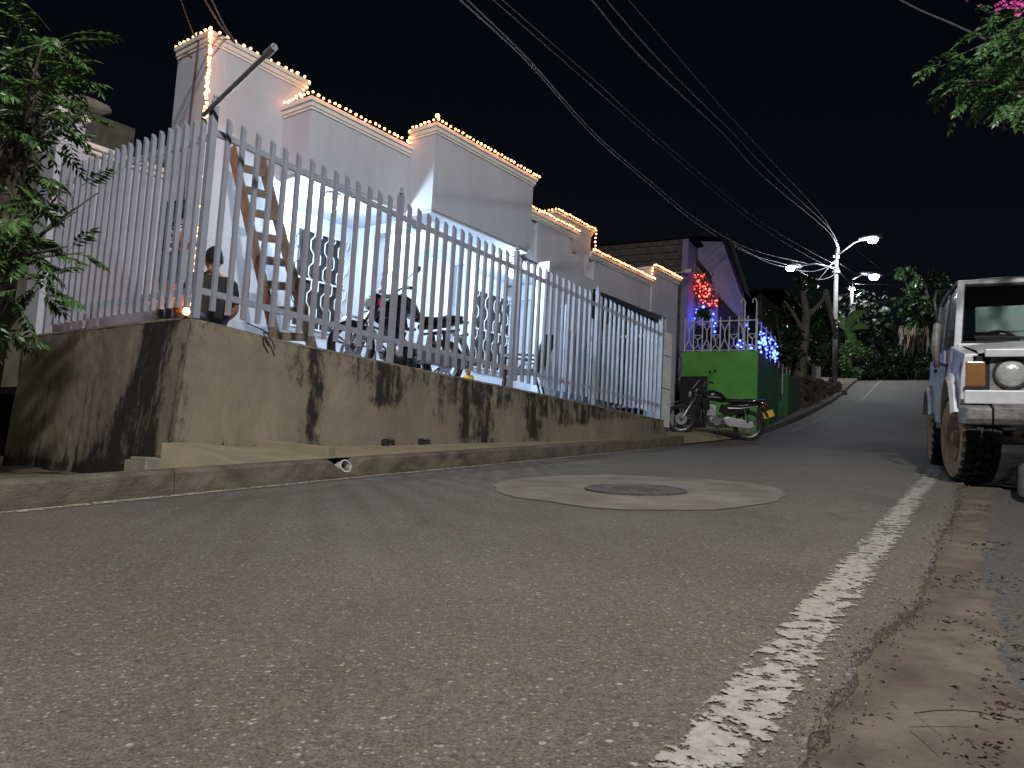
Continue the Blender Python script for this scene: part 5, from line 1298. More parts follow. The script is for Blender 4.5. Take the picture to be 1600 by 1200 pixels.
# street side part of the railing
rl2 = gthing('terrace_railing', 'white iron side railing hung with blue lights above the dark green wall', 'railing')
TS = te
for i in range(9):
    t = lerp(.1, TS+2.4, i/8); z0 = zt if t < TS else zt-.55
    MB().tube([(t,.07,z0-.02),(t,.07,z0+.80)], .015, 6).build('upright', M['iron_light'], rl2)
MB().tube([(.1,.07,zr),(TS,.07,zr)], .016, 6).build('top_rail', M['iron_light'], rl2); MB().tube([(TS,.07,zr-.5),(TS+2.4,.07,zr-.55)], .016, 6).build('top_rail', M['iron_light'], rl2)
# twin looped uprights at the corner
for l_ in (.06,.32):
    MB().tube([(.08,l_,zb),(.08,l_,zr+.42),(.08,l_+.03,zr+.50),(.08,l_+.09,zr+.48),(.08,l_+.09,zr+.40)], .016, 6).build('loop_upright', M['iron_light'], rl)
# the house behind it: block side, lilac front wall with slot window and door
nh = gthing('neighbour_house', 'tall neighbour house with lilac front and bare block side', 'house')
HT_ = 2.2; GB = HT_+.9                                            # front wall plane starts 2.2 m behind the green face
ltop, ztop = gpl(1075, 372, HT_); 
lf_w = ltop
def gpoly(px, t=None, l=None):
    return [gpl(x, y, t) if t is not None else gps(x, y, l) for x, y in px]
# street-facing strip (lilac), its plane passes the corner at x=1075
poly = gpoly([(1073,566),(1075,371),(1091,371),(1112,418),(1124,462),(1126,566)], l=lf_w)
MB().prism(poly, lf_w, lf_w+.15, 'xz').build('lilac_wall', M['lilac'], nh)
sl_ = gpoly([(1088,402),(1112,432),(1112,444),(1088,414)], t=GB)
MB().prism(sl_, GB-.02, GB-.004, 'yz').build('slot_window', M['door_dark'], nh)
t_far = poly[-1][0]
# gable wall standing back, facing the camera
GB = HT_+.9
poly2 = gpoly([(1090,566),(1090,372),(1136,374),(1148,410),(1160,457),(1163,566)], t=GB)
poly2 = [(a, b) for a, b in poly2]
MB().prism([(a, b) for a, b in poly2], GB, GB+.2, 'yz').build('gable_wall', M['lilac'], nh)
dp_ = gpoly([(1122,462),(1158,500),(1158,566),(1122,566)], t=GB)
MB().prism(dp_, GB-.03, GB-.004, 'yz').build('dark_doorway', M['door_dark'], nh)
MB().prism(gpoly([(1070,366),(1138,368),(1168,460),(1164,458),(1135,375),(1070,374)], t=GB-.1), GB-.4, GB+.5, 'yz').build('roof', M['roof_dark'], nh)
# block side wall built of real blocks, facing the camera, left of the corner
bz0, bz1 = .5, ztop-.02; wlen = 8.0
bt = poly[1][0]
MB().box(bt+.03, bt+.16, lf_w+.15, lf_w+wlen, bz0, bz1).build('mortar_wall', M['mortar'], nh)
blk = MB().box(-.02,.03,-.195,.195,-.092,.092).build('block', M['block'], nh, bevel=.008); bme = blk.data
first = True; row = 0; z = 1.6
while z < bz1-.09:
    l_ = lf_w+.15+.2+(.1 if row % 2 else 0)
    while l_ < lf_w+wlen-.2:
        if first: o = blk; first = False
        else: o = inst('block', bme, nh)
        o.location = (bt+.0+random.uniform(-.008,.008), l_, z+.095); o.rotation_euler = (0, 0, random.uniform(-.01,.01)); l_ += .405
    z += .2; row += 1
MB().box(bt-.1, bt+4, lf_w-.2, lf_w+wlen, bz1, bz1+.07).build('roof_sheet', M['roof_dark'], nh)
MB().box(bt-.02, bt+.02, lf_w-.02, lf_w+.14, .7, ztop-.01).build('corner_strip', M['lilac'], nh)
# security camera on an arm at the corner
cp_ = gpl(1072, 424, bt-.25)
scm = gthing('security_camera', 'small white security camera on a bracket at the lilac corner', 'camera', bt-.25, cp_[0], cp_[1])
MB().box(-.06,.06,-.16,.03,-.05,.05).build('camera_body', M['plastic_w'], scm, bevel=.01)
MB().tube([(.0,.03,0),(.05,.55,-.05),(.22,.62,-.08)], .02, 6).build('arm', M['plastic_w'], scm)
MB().lathe([(.001,0),(.035,0),(.035,-.03),(.001,-.03)], (-.02,-.16,0), (0,1,0), 10).build('camera_lens', M['black'], scm)
# dark passage between the two houses, its shade put in as a near-black sheet
dw = thing('passage_shade_sheet', 'tall dark metal door in the gap right of the white house', 'door', C0+hu*12.3+hn*2.0, HROT)
MB().box(0,.06,-.2,1.4,.5,3.0).build('shade_sheet', M['roof_dark'], dw); 
for k_ in range(5): MB().box(-.02,-.001,-.1+k_*.3,-.06+k_*.3,.55,2.9).build('shade_rib', M['dark_iron'], dw)

# red lit wreath and blue string lights
def leds(name, label, pts, matn, spread, r_=.02, parent_group='coloured christmas lights', leaves=0):
    r = thing(name, label, 'christmas lights', pts[0], 0, group=parent_group)
    me = MB().lathe([(.001,-r_),(r_*.8,-r_*.5),(r_,0),(r_*.8,r_*.5),(.001,r_)], (0,0,0), n=6).mesh('bulb', M[matn], True)
    for p in pts:
        o = inst('bulb', me, r, p-pts[0]+Vector([random.gauss(0, spread) for _ in range(3)])); o.scale = [random.uniform(.6,1.4)]*3
    if leaves:
        b = MB()
        for i in range(leaves):
            p = random.choice(pts)-pts[0]+Vector([random.gauss(0, .09) for _ in range(3)]); a = Vector([random.gauss(0,1) for _ in range(3)]).normalized()*.05; c = a.orthogonal().normalized()*.018
            b.add([p-a, p+c, p+a, p-c], [(0,1,2,3)])
        props(b.build('tinsel', M['leaf_bush'], r, fix=False), kind='stuff')
    return r
red = []
def on_gable(u_, v_, off=.12):
    l_, z = gpl(u_, v_, GB-off); return G0+gu*(GB-off)+gl_*l_+Vector((0,0,z))
def on_lilac(u_, v_, off=.1):
    t, z = gps(u_, v_, lf_w-off); return G0+gu*t+gl_*(lf_w-off)+Vector((0,0,z))
ring_px = [(1088,430),(1098,432),(1092,440),(1100,447),(1107,452),(1111,462),(1117,470),(1116,476),(1107,476),(1100,470),(1094,466),(1090,458),(1087,448),(1099,455),(1104,462),(1094,447),(1110,470),(1088,438),(1103,442),(1108,456),(1096,460)]
red = [on_gable(x+random.uniform(-2,2), y+random.uniform(-2,2)) for x, y in ring_px for _ in range(3)]
leds('christmas_wreath', 'red lit christmas garland on the lilac house front', red, 'led_red', .03, .022, leaves=900)
bl = [on_gable(x, y, .3) for x, y in ((1089,482),(1099,481),(1089,488),(1114,490),(1083,497),(1084,502),(1112,500))]
leds('blue_light_cluster', 'few blue bulbs below the red garland', bl, 'led_blue', .02, .03)
def on_front(u_, v_, t=.0): l_, z = gpl(u_, v_, t); return G0+gu*t+gl_*l_+Vector((0,0,z))
bl = [on_front(x, y, .12) for x, y in ((1117,505),(1117,512),(1118,518),(1156,538),(1158,532),(1160,544),(1154,541),(1168,505),(1168,514),(1171,541),(1174,545),(1165,536))]
leds('blue_light_cluster', 'scattered blue bulbs behind the white star pattern railing', bl, 'led_blue', .02, .026)
bl = []
def on_side(u_, v_, l_=.03): t, z = gps(u_, v_, l_); return G0+gu*t+gl_*l_+Vector((0,0,z))
for _ in range(62):
    u_ = random.uniform(1184, 1214); top_ = 508+(u_-1184)*.95; bot_ = 545+(u_-1184)*.75
    if 1198 < u_ < 1201: continue
    bl.append(on_side(u_, random.uniform(top_, min(bot_, 566))))
leds('blue_icicle_lights', 'dense curtain of blue lights on the side railing', bl, 'led_blue', .03, .024)
rl_ = bpy.data.lights.new('red_light', 'POINT'); rl_.energy = 1.5; rl_.color = (1,.06,.05); rl_.shadow_soft_size = .15
lo = bpy.data.objects.new('red_light', rl_); COL.objects.link(lo); lo.location = on_gable(1102,455,.35); lo['kind'] = 'helper'
for p_, e_ in ((on_side(1198,535)-gl_*.25, 9), (on_front(1165,530,.1)+gu*.5+Vector((0,0,.1)), 4), (on_gable(1100,500,.5), 11)):
    ld = bpy.data.lights.new('blue_light', 'POINT'); ld.energy = e_; ld.color = (.10,.13,1); ld.shadow_soft_size = .2
    lo = bpy.data.objects.new('blue_light', ld); COL.objects.link(lo); lo.location = p_; lo['kind'] = 'helper'

# ================================================================== POLES, LAMPS, WIRES
pbse = atY(1304, 606, 38); pbse.z = gz(pbse.x, pbse.y)
ptop = atY(1311, 388, 38)
up_ = thing('utility_pole', 'tall pale concrete utility pole at the left kerb near the crest', 'utility pole', pbse)
hh = ptop.z-pbse.z
MB().tube([(0,0,-.3),(0,0,hh*.3),(0,0,hh)], [.13,.12,.085], 14).build('shaft', M['pole'], up_, smooth=True)
for x in (-.12,.12): MB().lathe([(.03,0),(.05,.03),(.03,.06),(.05,.09),(.02,.13)], (x,0,hh-.5), n=10).build('insulator', M['plastic_w'], up_)
for z in (hh-1.3,): MB().lathe([(.18,0),(.18,.12),(.10,.13)], (0,0,z), n=14).build('band', M['galv'], up_)
p2b = atY(1329, 600, 56); p2b.z = 5.4; p2t = atY(1332, 440, 56)
up2 = thing('utility_pole', 'thinner far utility pole seen right of the tall pale one', 'utility pole', p2b)
h2 = p2t.z-p2b.z
MB().tube([(0,0,-.3),(0,0,h2)], [.16,.10], 12).build('shaft', M['pole'], up2, smooth=True)
MB().tube([(-.75,0,h2*.15),(-.05,0,h2-1.2)], .05, 6).build('guy_brace', M['galv'], up2)
MB().lathe([(.16,0),(.18,.3),(.14,.5)], (.12,-.1,h2-2.2), n=12).build('transformer_can', M['plastic_w'], up2)
def street_lamp(label, head, pole_xy, pole_z, energy, rad, sz=1.0, col=(.86,.93,1), lampgroup='street lamps'):
    """cobra head lamp on an arm; the arm starts at pole_xy/pole_z"""
    r = thing('street_lamp', label, 'street lamp', head, 0, lampgroup)
    a = Vector((pole_xy[0], pole_xy[1], pole_z))-head
    d = -a; d.z = 0; d = d.normalized() if d.length > .1 else Vector((1,0,0))
    MB().tube([a, a.lerp(Vector((0,0,.1)), .5)+Vector((0,0,.18)), Vector((0,0,.12))-d*.2], .022*sz, 8).build('arm', M['dark_iron'], r, smooth=True)
    ang = math.atan2(d.y, d.x)
    hd = loft([(-.28*sz,0,.06*sz,.05*sz,.04*sz),(-.1*sz,0,.06*sz,.13*sz,.06*sz),(.2*sz,0,.05*sz,.15*sz,.06*sz),(.34*sz,0,.03*sz,.08*sz,.03*sz)]).build('lamp_head', M['dark_iron'], r, smooth=True); hd.rotation_euler = (0,0,ang)
    bw = MB().lathe([(.12*sz,.0),(.11*sz,-.05*sz),(.07*sz,-.10*sz),(.001,-.115*sz)], (.06*sz,0,.01*sz), n=18).build('lens', M['street_glow'], r, smooth=True); bw.rotation_euler = (0,0,ang)
    ld = bpy.data.lights.new('lamp_light', 'POINT'); ld.energy = energy; ld.color = col; ld.shadow_soft_size = rad
    lo = bpy.data.objects.new('lamp_light', ld); COL.objects.link(lo); lo.location = head-d*.45*sz+Vector((0,0,-.35*sz)); lo['kind'] = 'helper'
    return r
L1 = atY(1360, 374, 36.5); street_lamp('brightest street lamp hanging over the road right of the tall pale pole', L1, (ptop.x, ptop.y), ptop.z-.3, 1350, .25, 2.1)
L2 = atY(1238, 418, 37); street_lamp('street lamp left of the tall pale pole on a long thin arm', L2, (ptop.x, ptop.y), atY(1309,420,38).z, 320, .2, 1.9)
L3 = atY(1362, 431, 56); street_lamp('farthest street lamp on the second pole right of the tall one', L3, (p2t.x, p2t.y), atY(1331,436,56).z, 1500, .25, 3.0)
# the lamp that lights the foreground: stands behind the viewer on the left kerb
LB = Vector((.6, -1.8, 7.4)); PX, PY = 3.2, -3.6; gzb = gz(PX, PY)
bp_ = thing('utility_pole', 'concrete pole behind the viewer carrying the near street lamp', 'utility pole', (PX, PY, gzb))
MB().tube([(0,0,-.3),(0,0,LB.z-gzb+.5)], [.17,.11], 14).build('shaft', M['pole'], bp_, smooth=True)
street_lamp('street lamp behind the viewer lighting the near road', LB, (PX, PY), LB.z-.1, 4100, .18, 1.3, (1,.955,.90))

def wire(label, pts, r_=.010, m_='wire_g', group='overhead wires', ext=None):
    """pts: (px, py, depth); smoothed"""
    P_ = [atY(*p) for p in pts]
    if ext: P_ = [P_[0]+(P_[0]-P_[1])*ext] + P_
    o = thing('overhead_wire', label, 'wire', P_[-1], 0, group)
    q = []
    for i in range(len(P_)-1):
        p0 = P_[max(0, i-1)]; p1 = P_[i]; p2 = P_[i+1]; p3 = P_[min(len(P_)-1, i+2)]
        for k_ in range(6):
            t = k_/6; q.append(.5*((2*p1)+(-p0+p2)*t+(2*p0-5*p1+4*p2-p3)*t*t+(-p0+3*p1-3*p2+p3)*t**3))
    q.append(P_[-1])
    MB().tube([x-P_[-1] for x in q], r_, 5, cap=False).build('strand', M[m_], o, smooth=True)
    return o
def depth_seq(pxy, Y0, Y1):
    d = [0]
    for a, b_ in zip(pxy, pxy[1:]): d.append(d[-1]+math.hypot(b_[0]-a[0], b_[1]-a[1]))
    return [(x, y, 1/lerp(1/Y0, 1/Y1, dd/d[-1])) for (x, y), dd in zip(pxy, d)]
W_ = [
 ('leftmost overhead wire crossing the dark sky above the parapets', [(708,-10),(825,98),(921,206),(1000,276),(1096,354),(1175,398),(1232,414)], 6, 37, .0045),
 ('overhead wire running beside the leftmost one to the left lamp', [(722,-8),(829,96),(926,205),(1005,274),(1100,350),(1180,392),(1262,412)], 6, 37.5, .0045),
 ('thin faint overhead wire in the middle of the sky', [(764,-6),(921,131),(1022,219),(1175,346),(1262,400),(1309,424)], 7, 38, .0032),
 ('second thin faint overhead wire in the middle of the sky', [(778,-6),(935,131),(1036,222),(1185,344),(1270,395),(1310,416)], 7, 38, .0028),
 ('brightest overhead wire running down to the tall pole top', [(918,-8),(1004,92),(1131,210),(1197,280),(1297,365),(1311,396)], 7, 38, .0055),
 ('overhead wire just right of the brightest one', [(940,-8),(1036,100),(1151,214),(1210,276),(1300,362),(1312,394)], 7, 38, .0045),
 ('thin overhead wire farthest right of the long bundle', [(975,-8),(1050,78),(1130,170),(1215,262),(1290,345),(1312,391)], 8, 38, .003),
 ('short overhead wire at the top right reaching the flowering tree', [(1395,-6),(1440,17),(1490,38),(1541,62)], 9, 7.5, .007),
 ('sagging cable between the left lamp and the tall pole', [(1240,421),(1270,424),(1295,416),(1308,406)], 37, 38, .03),
 ('lower sagging cable between the left lamp and the tall pole', [(1250,424),(1275,436),(1295,434),(1309,424)], 37, 38, .028),
 ('cable from the tall pole down to the pale tree trunk', [(1309,402),(1296,416),(1280,436),(1258,456)], 38, 33, .02),
 ('cable from the neighbour roof to the left lamp', [(1130,372),(1165,392),(1200,410),(1225,417)], 24, 37, .018),
 ('cable from the tall pole to the far lamp', [(1312,412),(1330,424),(1350,436),(1388,450),(1420,456)], 38, 56, .03),
 ('lower cable from the tall pole toward the dark trees', [(1312,426),(1330,442),(1350,448),(1372,452),(1402,458)], 38, 56, .028),
 ('bright horizontal cable right of the far pole', [(1332,443),(1350,444),(1372,444),(1398,446)], 56, 50, .035),
 ('cable slanting right from the far pole toward the dark tree', [(1332,447),(1352,460),(1375,472),(1405,478)], 56, 50, .028),
 ('upper cable right of the brightest lamp running to the dark tree', [(1338,390),(1360,408),(1385,426),(1404,434)], 42, 46, .025),
]
for lab, pts_, Y0, Y1, r_ in W_:
    wire(lab, depth_seq(pts_, Y0, Y1), r_*(.55 if Y0 > 20 else 1.5), m_='wire_k' if Y0 > 20 else 'wire_g', ext=.8 if pts_[0][1] < 0 else None)
wire('wire coming down from the sky onto the left parapet tower', [(279,-10,7.6),(293,30,8.1),(304,58,8.25)], .007, 'wire_g', ext=1)
wire('thick service cable pair reaching the tower top from above', [(314,-10,7.2),(345,40,8.2),(366,66,8.5)], .011, 'wire_g', ext=1)
wire('second thick service cable reaching the tower top from above', [(326,-10,7.2),(352,42,8.2),(368,66,8.5)], .009, 'wire_g', ext=1)
cl = hthing('service_cable', 'black cable running down the left face of the tallest tower', 'cable')
MB().tube([(onoff(304,58,2.55)[0],2.5,4.72),(1.16,2.50,4.62),(1.165,2.52,4.2),(1.165,2.54,3.6),(1.165,2.52,3.0),(1.165,2.5,2.6)], .012, 6).build('cord', M['wire_k'], cl, smooth=True)
MB().tube([(1.165,2.56,3.35),(1.15,2.75,3.42),(1.1,2.93,3.38),(.9,2.93,3.36)], .008, 6).build('cord', M['wire_k'], cl, smooth=True)
# dark block house behind the terrace, upper left
dbh = hthing('block_building', 'dark unfinished block building rising behind the white house at left', 'building', -1.2, 6.4)
MB().box(0, 3.4, .05, 4, .5, 4.55).build('mortar_wall', M['mortar'], dbh)
bm0 = MB().box(-.19,.19,-.02,.04,-.09,.09).mesh('block', M['block'])
for r_ in range(7):
    for c_ in range(8):
        o = inst('block', bm0, dbh, (.25+c_*.4+(.2 if r_ % 2 else 0), random.uniform(-.01,.01), 3.2+r_*.2)); 
MB().box(-.3, 2.0, -.4, 4.3, 4.62, 4.68).build('roof_sheet', M['roof_dark'], dbh)
sk_ = hthing('sack', 'pale filled sack lying on the roof edge beside the tallest tower', 'sack', 1.3, 5.5, 4.0)
for (x, y, z, r_) in ((0,0,.62,.17),(-.33,.05,.60,.13)):
    o = inst('sack_bag', rock_mesh('sack_bag', r_, M['concrete'], 3, .22), sk_, (x, y, z)); o.scale = (1.6,1,1)
MB().box(-.6,.6,-.1,.3,-.7,.50).build('ledge_support', M['block'], sk_)
# grey low wall left of the terrace
lw_ = thing('garden_wall', 'low grey wall seen left of the stained retaining wall behind the tree', 'wall', atY(20, 600, 10.5), radians(8)); lw_.location.z = 0
MB().box(-7, 1.6, 0, .2, -1.0, 1.95).build('wall_face', M['concrete'], lw_)
MB().box(-.9, .25, -.25, -.01, -.6, 1.2).build('dark_opening', M['door_dark'], lw_)

# ================================================================== PLANTS
def leaflet(b, base, d, nrm, l_, w_, curl=.25):
    s = d.cross(nrm).normalized()*w_; n_ = nrm*(l_*curl)
    m1 = base+d*l_*.45; tip = base+d*l_-n_
    b.v += [tuple(base), tuple(m1+s-n_*.35), tuple(m1+nrm*.08*l_), tuple(m1-s-n_*.35), tuple(tip)]
    k = len(b.v)-5; b.f += [(k, k+1, k+2), (k, k+2, k+3), (k+1, k+4, k+2), (k+2, k+4, k+3)]; b.mi += [0]*4
def frond(b, base, d, length, pairs, ll, lw2, droop=.35, st=None):
    d = d.normalized(); side = d.cross(Vector((0,0,1)))
    side = side.normalized() if side.length > .05 else Vector((1,0,0)); nrm = side.cross(d).normalized()
    nrm = (nrm+side*random.uniform(-.6,.6)).normalized(); side = d.cross(nrm).normalized()
    prev = base; pts = [base]
    for i in range(1, pairs+1):
        t = i/pairs; dd = (d - Vector((0,0,1))*droop*t*1.2).normalized(); p = prev+dd*(length/pairs); pts.append(p)
        if i > 1:
            for sg in (-1, 1):
                ld2 = (side*sg*.9+dd*.55-nrm*.25+Vector([random.gauss(0,.13) for _ in range(3)])).normalized()
                k_ = ll*(.65+.6*sin(pi*min(1, t*.9)))*random.uniform(.8,1.15)
                leaflet(b, p, ld2, (nrm+Vector([random.gauss(0,.25) for _ in range(3)])).normalized(), k_, k_*lw2)
        prev = p
    leaflet(b, prev, (d-Vector((0,0,droop*1.3))).normalized(), nrm, ll, ll*lw2)
    if st is not None: st.tube(pts[::max(1, pairs//3)]+[pts[-1]], .0022, 3, cap=False)
# neem-like tree, left foreground
tl0 = Vector((-3.55, 5.0, -.35))
tr = thing('neem_tree', 'feathery leafed green tree at the left edge in front of the railing', 'tree', tl0)
tk = MB(); lv = MB(); stt = MB()
crown = [(95,66,12,1.2),(52,95,11,1),(120,120,12,1),(20,150,10,1),(85,150,12,1),(135,175,9,.8),(20,205,12,1),(70,215,14,1),(115,205,10,.9),(10,260,12,1),(55,275,14,1),(105,265,10,.9),(20,320,14,1),(70,335,13,1),(115,320,7,.8),(10,385,12,1),(50,395,11,1),(85,385,8,.8),(140,300,4,.7),(165,330,3,.7),(150,385,4,.8),(110,430,5,.8),(60,450,6,.8),(20,455,9,.9),(0,500,5,.8),(175,395,2,.6),(200,300,2,.7),(100,395,5,.8)]
trunk_pts = [Vector((-3.55,5.0,-.4)), Vector((-3.50,5.0,.3)), Vector((-3.42,4.95,1.0)), Vector((-3.35,4.85,1.7)), Vector((-3.2,4.8,2.3))]
tk.tube([p-tl0 for p in trunk_pts], [.15,.125,.11,.08,.05], 12)
for (px, py, n_, sc0) in crown:
    px -= 28*(px > 15) if py < 300 else 45*(px > 60); sc0 *= .84; n_ *= .75
    Yc = random.uniform(4.3, 5.2); c_ = atY(px, py, Yc)
    an = min(trunk_pts[1:], key=lambda q: (q-c_).length+max(0, q.z-c_.z+.2)*3)
    mid_ = an.lerp(c_, .5)+Vector((0,0,.06)); tk.tube([an-tl0, mid_-tl0, c_-tl0], [.018,.011,.004], 6)
    for i in range(int(n_*1.5)):
        if py > 250 and random.random() < (.55 if px > 60 else .3): continue
        a = random.uniform(0, 2*pi); el = random.uniform(-.35, 1.0) if py < 260 else random.uniform(-.6, .6)
        d = Vector((cos(a)*cos(el), sin(a)*cos(el), sin(el)))
        if px > 85 and py > 280: d = (Vector((.9, -.2, .25))+Vector([random.gauss(0,.3) for _ in range(3)]))
        frond(lv, c_-tl0+Vector([random.gauss(0,.05) for _ in range(3)]), d, random.uniform(.26,.40)*sc0, random.randint(7,10), .062, .17, droop=random.uniform(.25,.7), st=stt)
tk.build('trunk', M['bark'], tr, smooth=True); props(lv.build('crown', M['leaf_l'], tr, smooth=False, fix=False), kind='stuff'); props(stt.build('leaf_stalks', M['leaf_bush'], tr), kind='stuff')
# flowering tree, right top corner
t0 = Vector((6.6, 5.5, .1))
tr = thing('acacia_tree', 'leafy branches with pink flowers hanging in at the top right corner', 'tree', t0)
tk = MB(); lv = MB(); stt = MB(); fl_ = MB()
trunk_pts = [Vector((6.6,5.5,-.3)), Vector((6.4,5.6,1.6)), Vector((6.0,5.8,3.0)), Vector((5.4,5.9,4.2))]
tk.tube([p-t0 for p in trunk_pts], [.16,.13,.10,.06], 10)
for (px, py, n_) in ((1478,95,6),(1500,125,6),(1520,105,7),(1545,60,7),(1560,95,9),(1575,130,12),(1595,60,10),(1600,100,12),(1600,140,9),(1560,145,5),(1590,165,4),(1620,160,7),(1630,80,9),(1545,20,3),(1580,35,6),(1620,20,8),(1660,130,9),(1550,135,7),(1535,145,4)):
    Yc = random.uniform(5.3,6.4); c_ = atY(px, py, Yc); an = trunk_pts[2] if py > 100 else trunk_pts[3]
    tk.tube([an-t0, an.lerp(c_, .5)+Vector((0,0,.12))-t0, c_-t0], [.028,.014,.005], 5)
    for i in range(int(n_*1.4)):
        a = random.uniform(0, 2*pi); el = random.uniform(-.9,.45); d = Vector((cos(a)*cos(el), sin(a)*cos(el), sin(el)))+Vector((-.35,-.1,0))
        frond(lv, c_-t0+Vector([random.gauss(0,.05) for _ in range(3)]), d, random.uniform(.22,.34), random.randint(5,8), .052, .27, droop=random.uniform(.3,.8), st=stt)
for (px, py) in ((1515,2),(1566,3),(1580,8),(1592,14),(1598,6),(1604,12),(1574,-2),(1590,-4)):
    c_ = atY(px, py, 5.6)-t0
    for i in range(8 if px > 1550 else 3):
        p = c_+Vector([random.gauss(0,.03) for _ in range(3)]); a = Vector([random.gauss(0,1) for _ in range(3)]).normalized(); n_ = a.orthogonal().normalized()
        leaflet(fl_, p, a, n_, .035, .015, .3)
tk.build('trunk', M['bark'], tr, smooth=True); props(lv.build('crown', M['leaf_r'], tr, fix=False), kind='stuff'); props(stt.build('leaf_stalks', M['leaf_bush'], tr), kind='stuff'); props(fl_.build('pink_flowers', M['pink'], tr, fix=False), kind='stuff')
# leafy clumps for the middle distance
def leaf_cloud(b, c, rad, n_, ls, flat=1.0, hang=.2, wid=.42):
    for i in range(n_):
        while True:
            q = Vector([random.uniform(-1,1) for _ in range(3)])
            if q.length < 1: break
        q = q*(.55+.45*random.random()); p = c+Vector((q.x*rad[0], q.y*rad[1], q.z*rad[2]))
        d = Vector([random.gauss(0,1) for _ in range(3)])+Vector((0,0,-hang)); d.normalize()
        nn_ = (Vector((0,0,1))*flat+Vector([random.gauss(0,.6) for _ in range(3)])).normalized()
        if abs(d.dot(nn_)) > .95: continue
        l_ = ls*random.uniform(.6,1.3); leaflet(b, p, d, nn_, l_, l_*wid, .15)
def plant(name, label, cat, base, blobs, mat_, ls, trunk=None, bark='bark', group=None, wid=.42, extra=None):
    r = thing(name, label, cat, base, 0, group); b = MB()
    for (px, py, Y, rx_, rz_, n_) in blobs:
        c_ = atY(px, py, Y)-base
        # several uneven lobes per blob
        for k_ in range(5):
            o_ = Vector((random.uniform(-.6,.6)*rx_, random.uniform(-.5,.5)*rx_, random.uniform(-.6,.6)*rz_)); s_ = random.uniform(.4,.75)
            leaf_cloud(b, c_+o_, (rx_*s_, rx_*s_, rz_*s_), n_//5, ls, wid=wid)
    props(b.build('foliage', M[mat_], r, fix=False), kind='stuff')
    t = MB()
    for pts_, rr in (trunk or []): t.tube([atY(*p)-base for p in pts_], rr, 10)
    if not trunk:
        for (px, py, Y, rx_, rz_, n_) in blobs[:4]:
            c_ = atY(px, py, Y)-base; t.tube([Vector((0,0,-.1)), c_*.6, c_+Vector((0,0,rz_*.3))], [.05,.035,.012], 6)
    t.build('trunk', M[bark], r, smooth=True)
    return r
plant('shrub', 'bright green shrub just left of the tall pale utility pole', 'shrub', atY(1285,575,33), [(1282,500,33,.55,.6,900),(1272,490,33,.4,.4,500),(1296,512,33,.35,.4,500),(1285,535,33,.4,.35,420),(1278,560,33,.4,.35,200)], 'leaf_bush', .17)
plant('shrub', 'leafy shrub right of the tall pole foot at the road crest', 'shrub', atY(1330,600,42), [(1325,550,42,.6,.6,900),(1345,545,43,.6,.5,700),(1322,575,41,.45,.6,500),(1338,582,41.5,.45,.4,400)], 'leaf_bush', .16)
plant('shrub', 'wide low shrub in the middle of the road crest', 'shrub', atY(1375,606,47), [(1365,560,47,.9,.8,1000),(1385,572,47,.9,.7,1000),(1370,585,47,.8,.4,600)], 'leaf_dark', .16)
plant('shrub', 'dark bush at the crest beside the parked car', 'shrub', atY(1425,606,47), [(1410,565,47,.9,.9,1000),(1435,575,47,.9,.8,1000),(1450,560,48,.8,.9,700)], 'leaf_dark', .17)
plant('tree', 'dark glossy leafed tree hanging over the crest beside the car', 'tree', atY(1470,612,40), [(1418,430,40,.7,.5,260),(1430,450,39,.7,.6,320),(1412,480,40,.6,.6,300),(1440,475,39,.7,.7,380),(1425,515,40,.6,.6,300),(1455,430,41,.8,.6,200),(1455,500,41,.8,.8,360),(1475,470,42,1.0,1.3,420)], 'leaf_dark', .21, [([(1472,612,41),(1468,540,41),(1455,480,41),(1440,430,41)], [.22,.18,.12,.04]),([(1465,530,41),(1430,480,40),(1415,440,40)], [.10,.06,.02]),([(1468,520,41),(1440,520,40),(1420,510,40)], [.07,.05,.02])])
# hanging dry fronds
df = MB(); bs_ = atY(1425,525,39)
for i in range(60):
    p = atY(random.uniform(1405,1452), random.uniform(505,525), 39+random.random())-bs_; d = Vector((random.gauss(0,.25), random.gauss(0,.2), -1)).normalized()
    leaflet(df, p, d, Vector((random.gauss(0,.5),-1,0)).normalized(), random.uniform(.6,1.4), random.uniform(.03,.07), .1)
r = thing('dry_fronds', 'hanging dry palm fronds below the dark glossy tree', 'fronds', bs_); props(df.build('frond_leaves', M['leaf_dry'], r, fix=False), kind='stuff')
# banana leaves right of pole
bb = thing('banana_plant', 'banana plant with one big lit leaf behind the tall pole', 'plant', atY(1330,600,46))
def bigleaf(p0, p1, w_, par):
    b = MB(); p0 = p0-Vector(par.location); p1 = p1-Vector(par.location); d = (p1-p0); s = d.cross(Vector((0,1,.3))).normalized()*w_
    b.grid(lambda p, q: p0+d*p+s*((q-.5)*2*sin(pi*min(1,p*.9+.08))**.7)+Vector((0,0,.25*sin(p*pi)-.08*abs(q-.5)*2)), 14, 6); b.build('leaf', M['leaf_bush'], par, smooth=True, fix=False)
bigleaf(atY(1322,512,46), atY(1350,482,45), .32, bb); bigleaf(atY(1322,512,46), atY(1300,498,46), .28, bb); bigleaf(atY(1322,515,46), atY(1358,510,46), .26, bb); bigleaf(atY(1322,515,46), atY(1338,545,45), .25, bb)
MB().tube([Vector((0,0,-.2)), atY(1322,515,46)-Vector(bb.location)], [.14,.07], 8).build('trunk', M['bark'], bb)
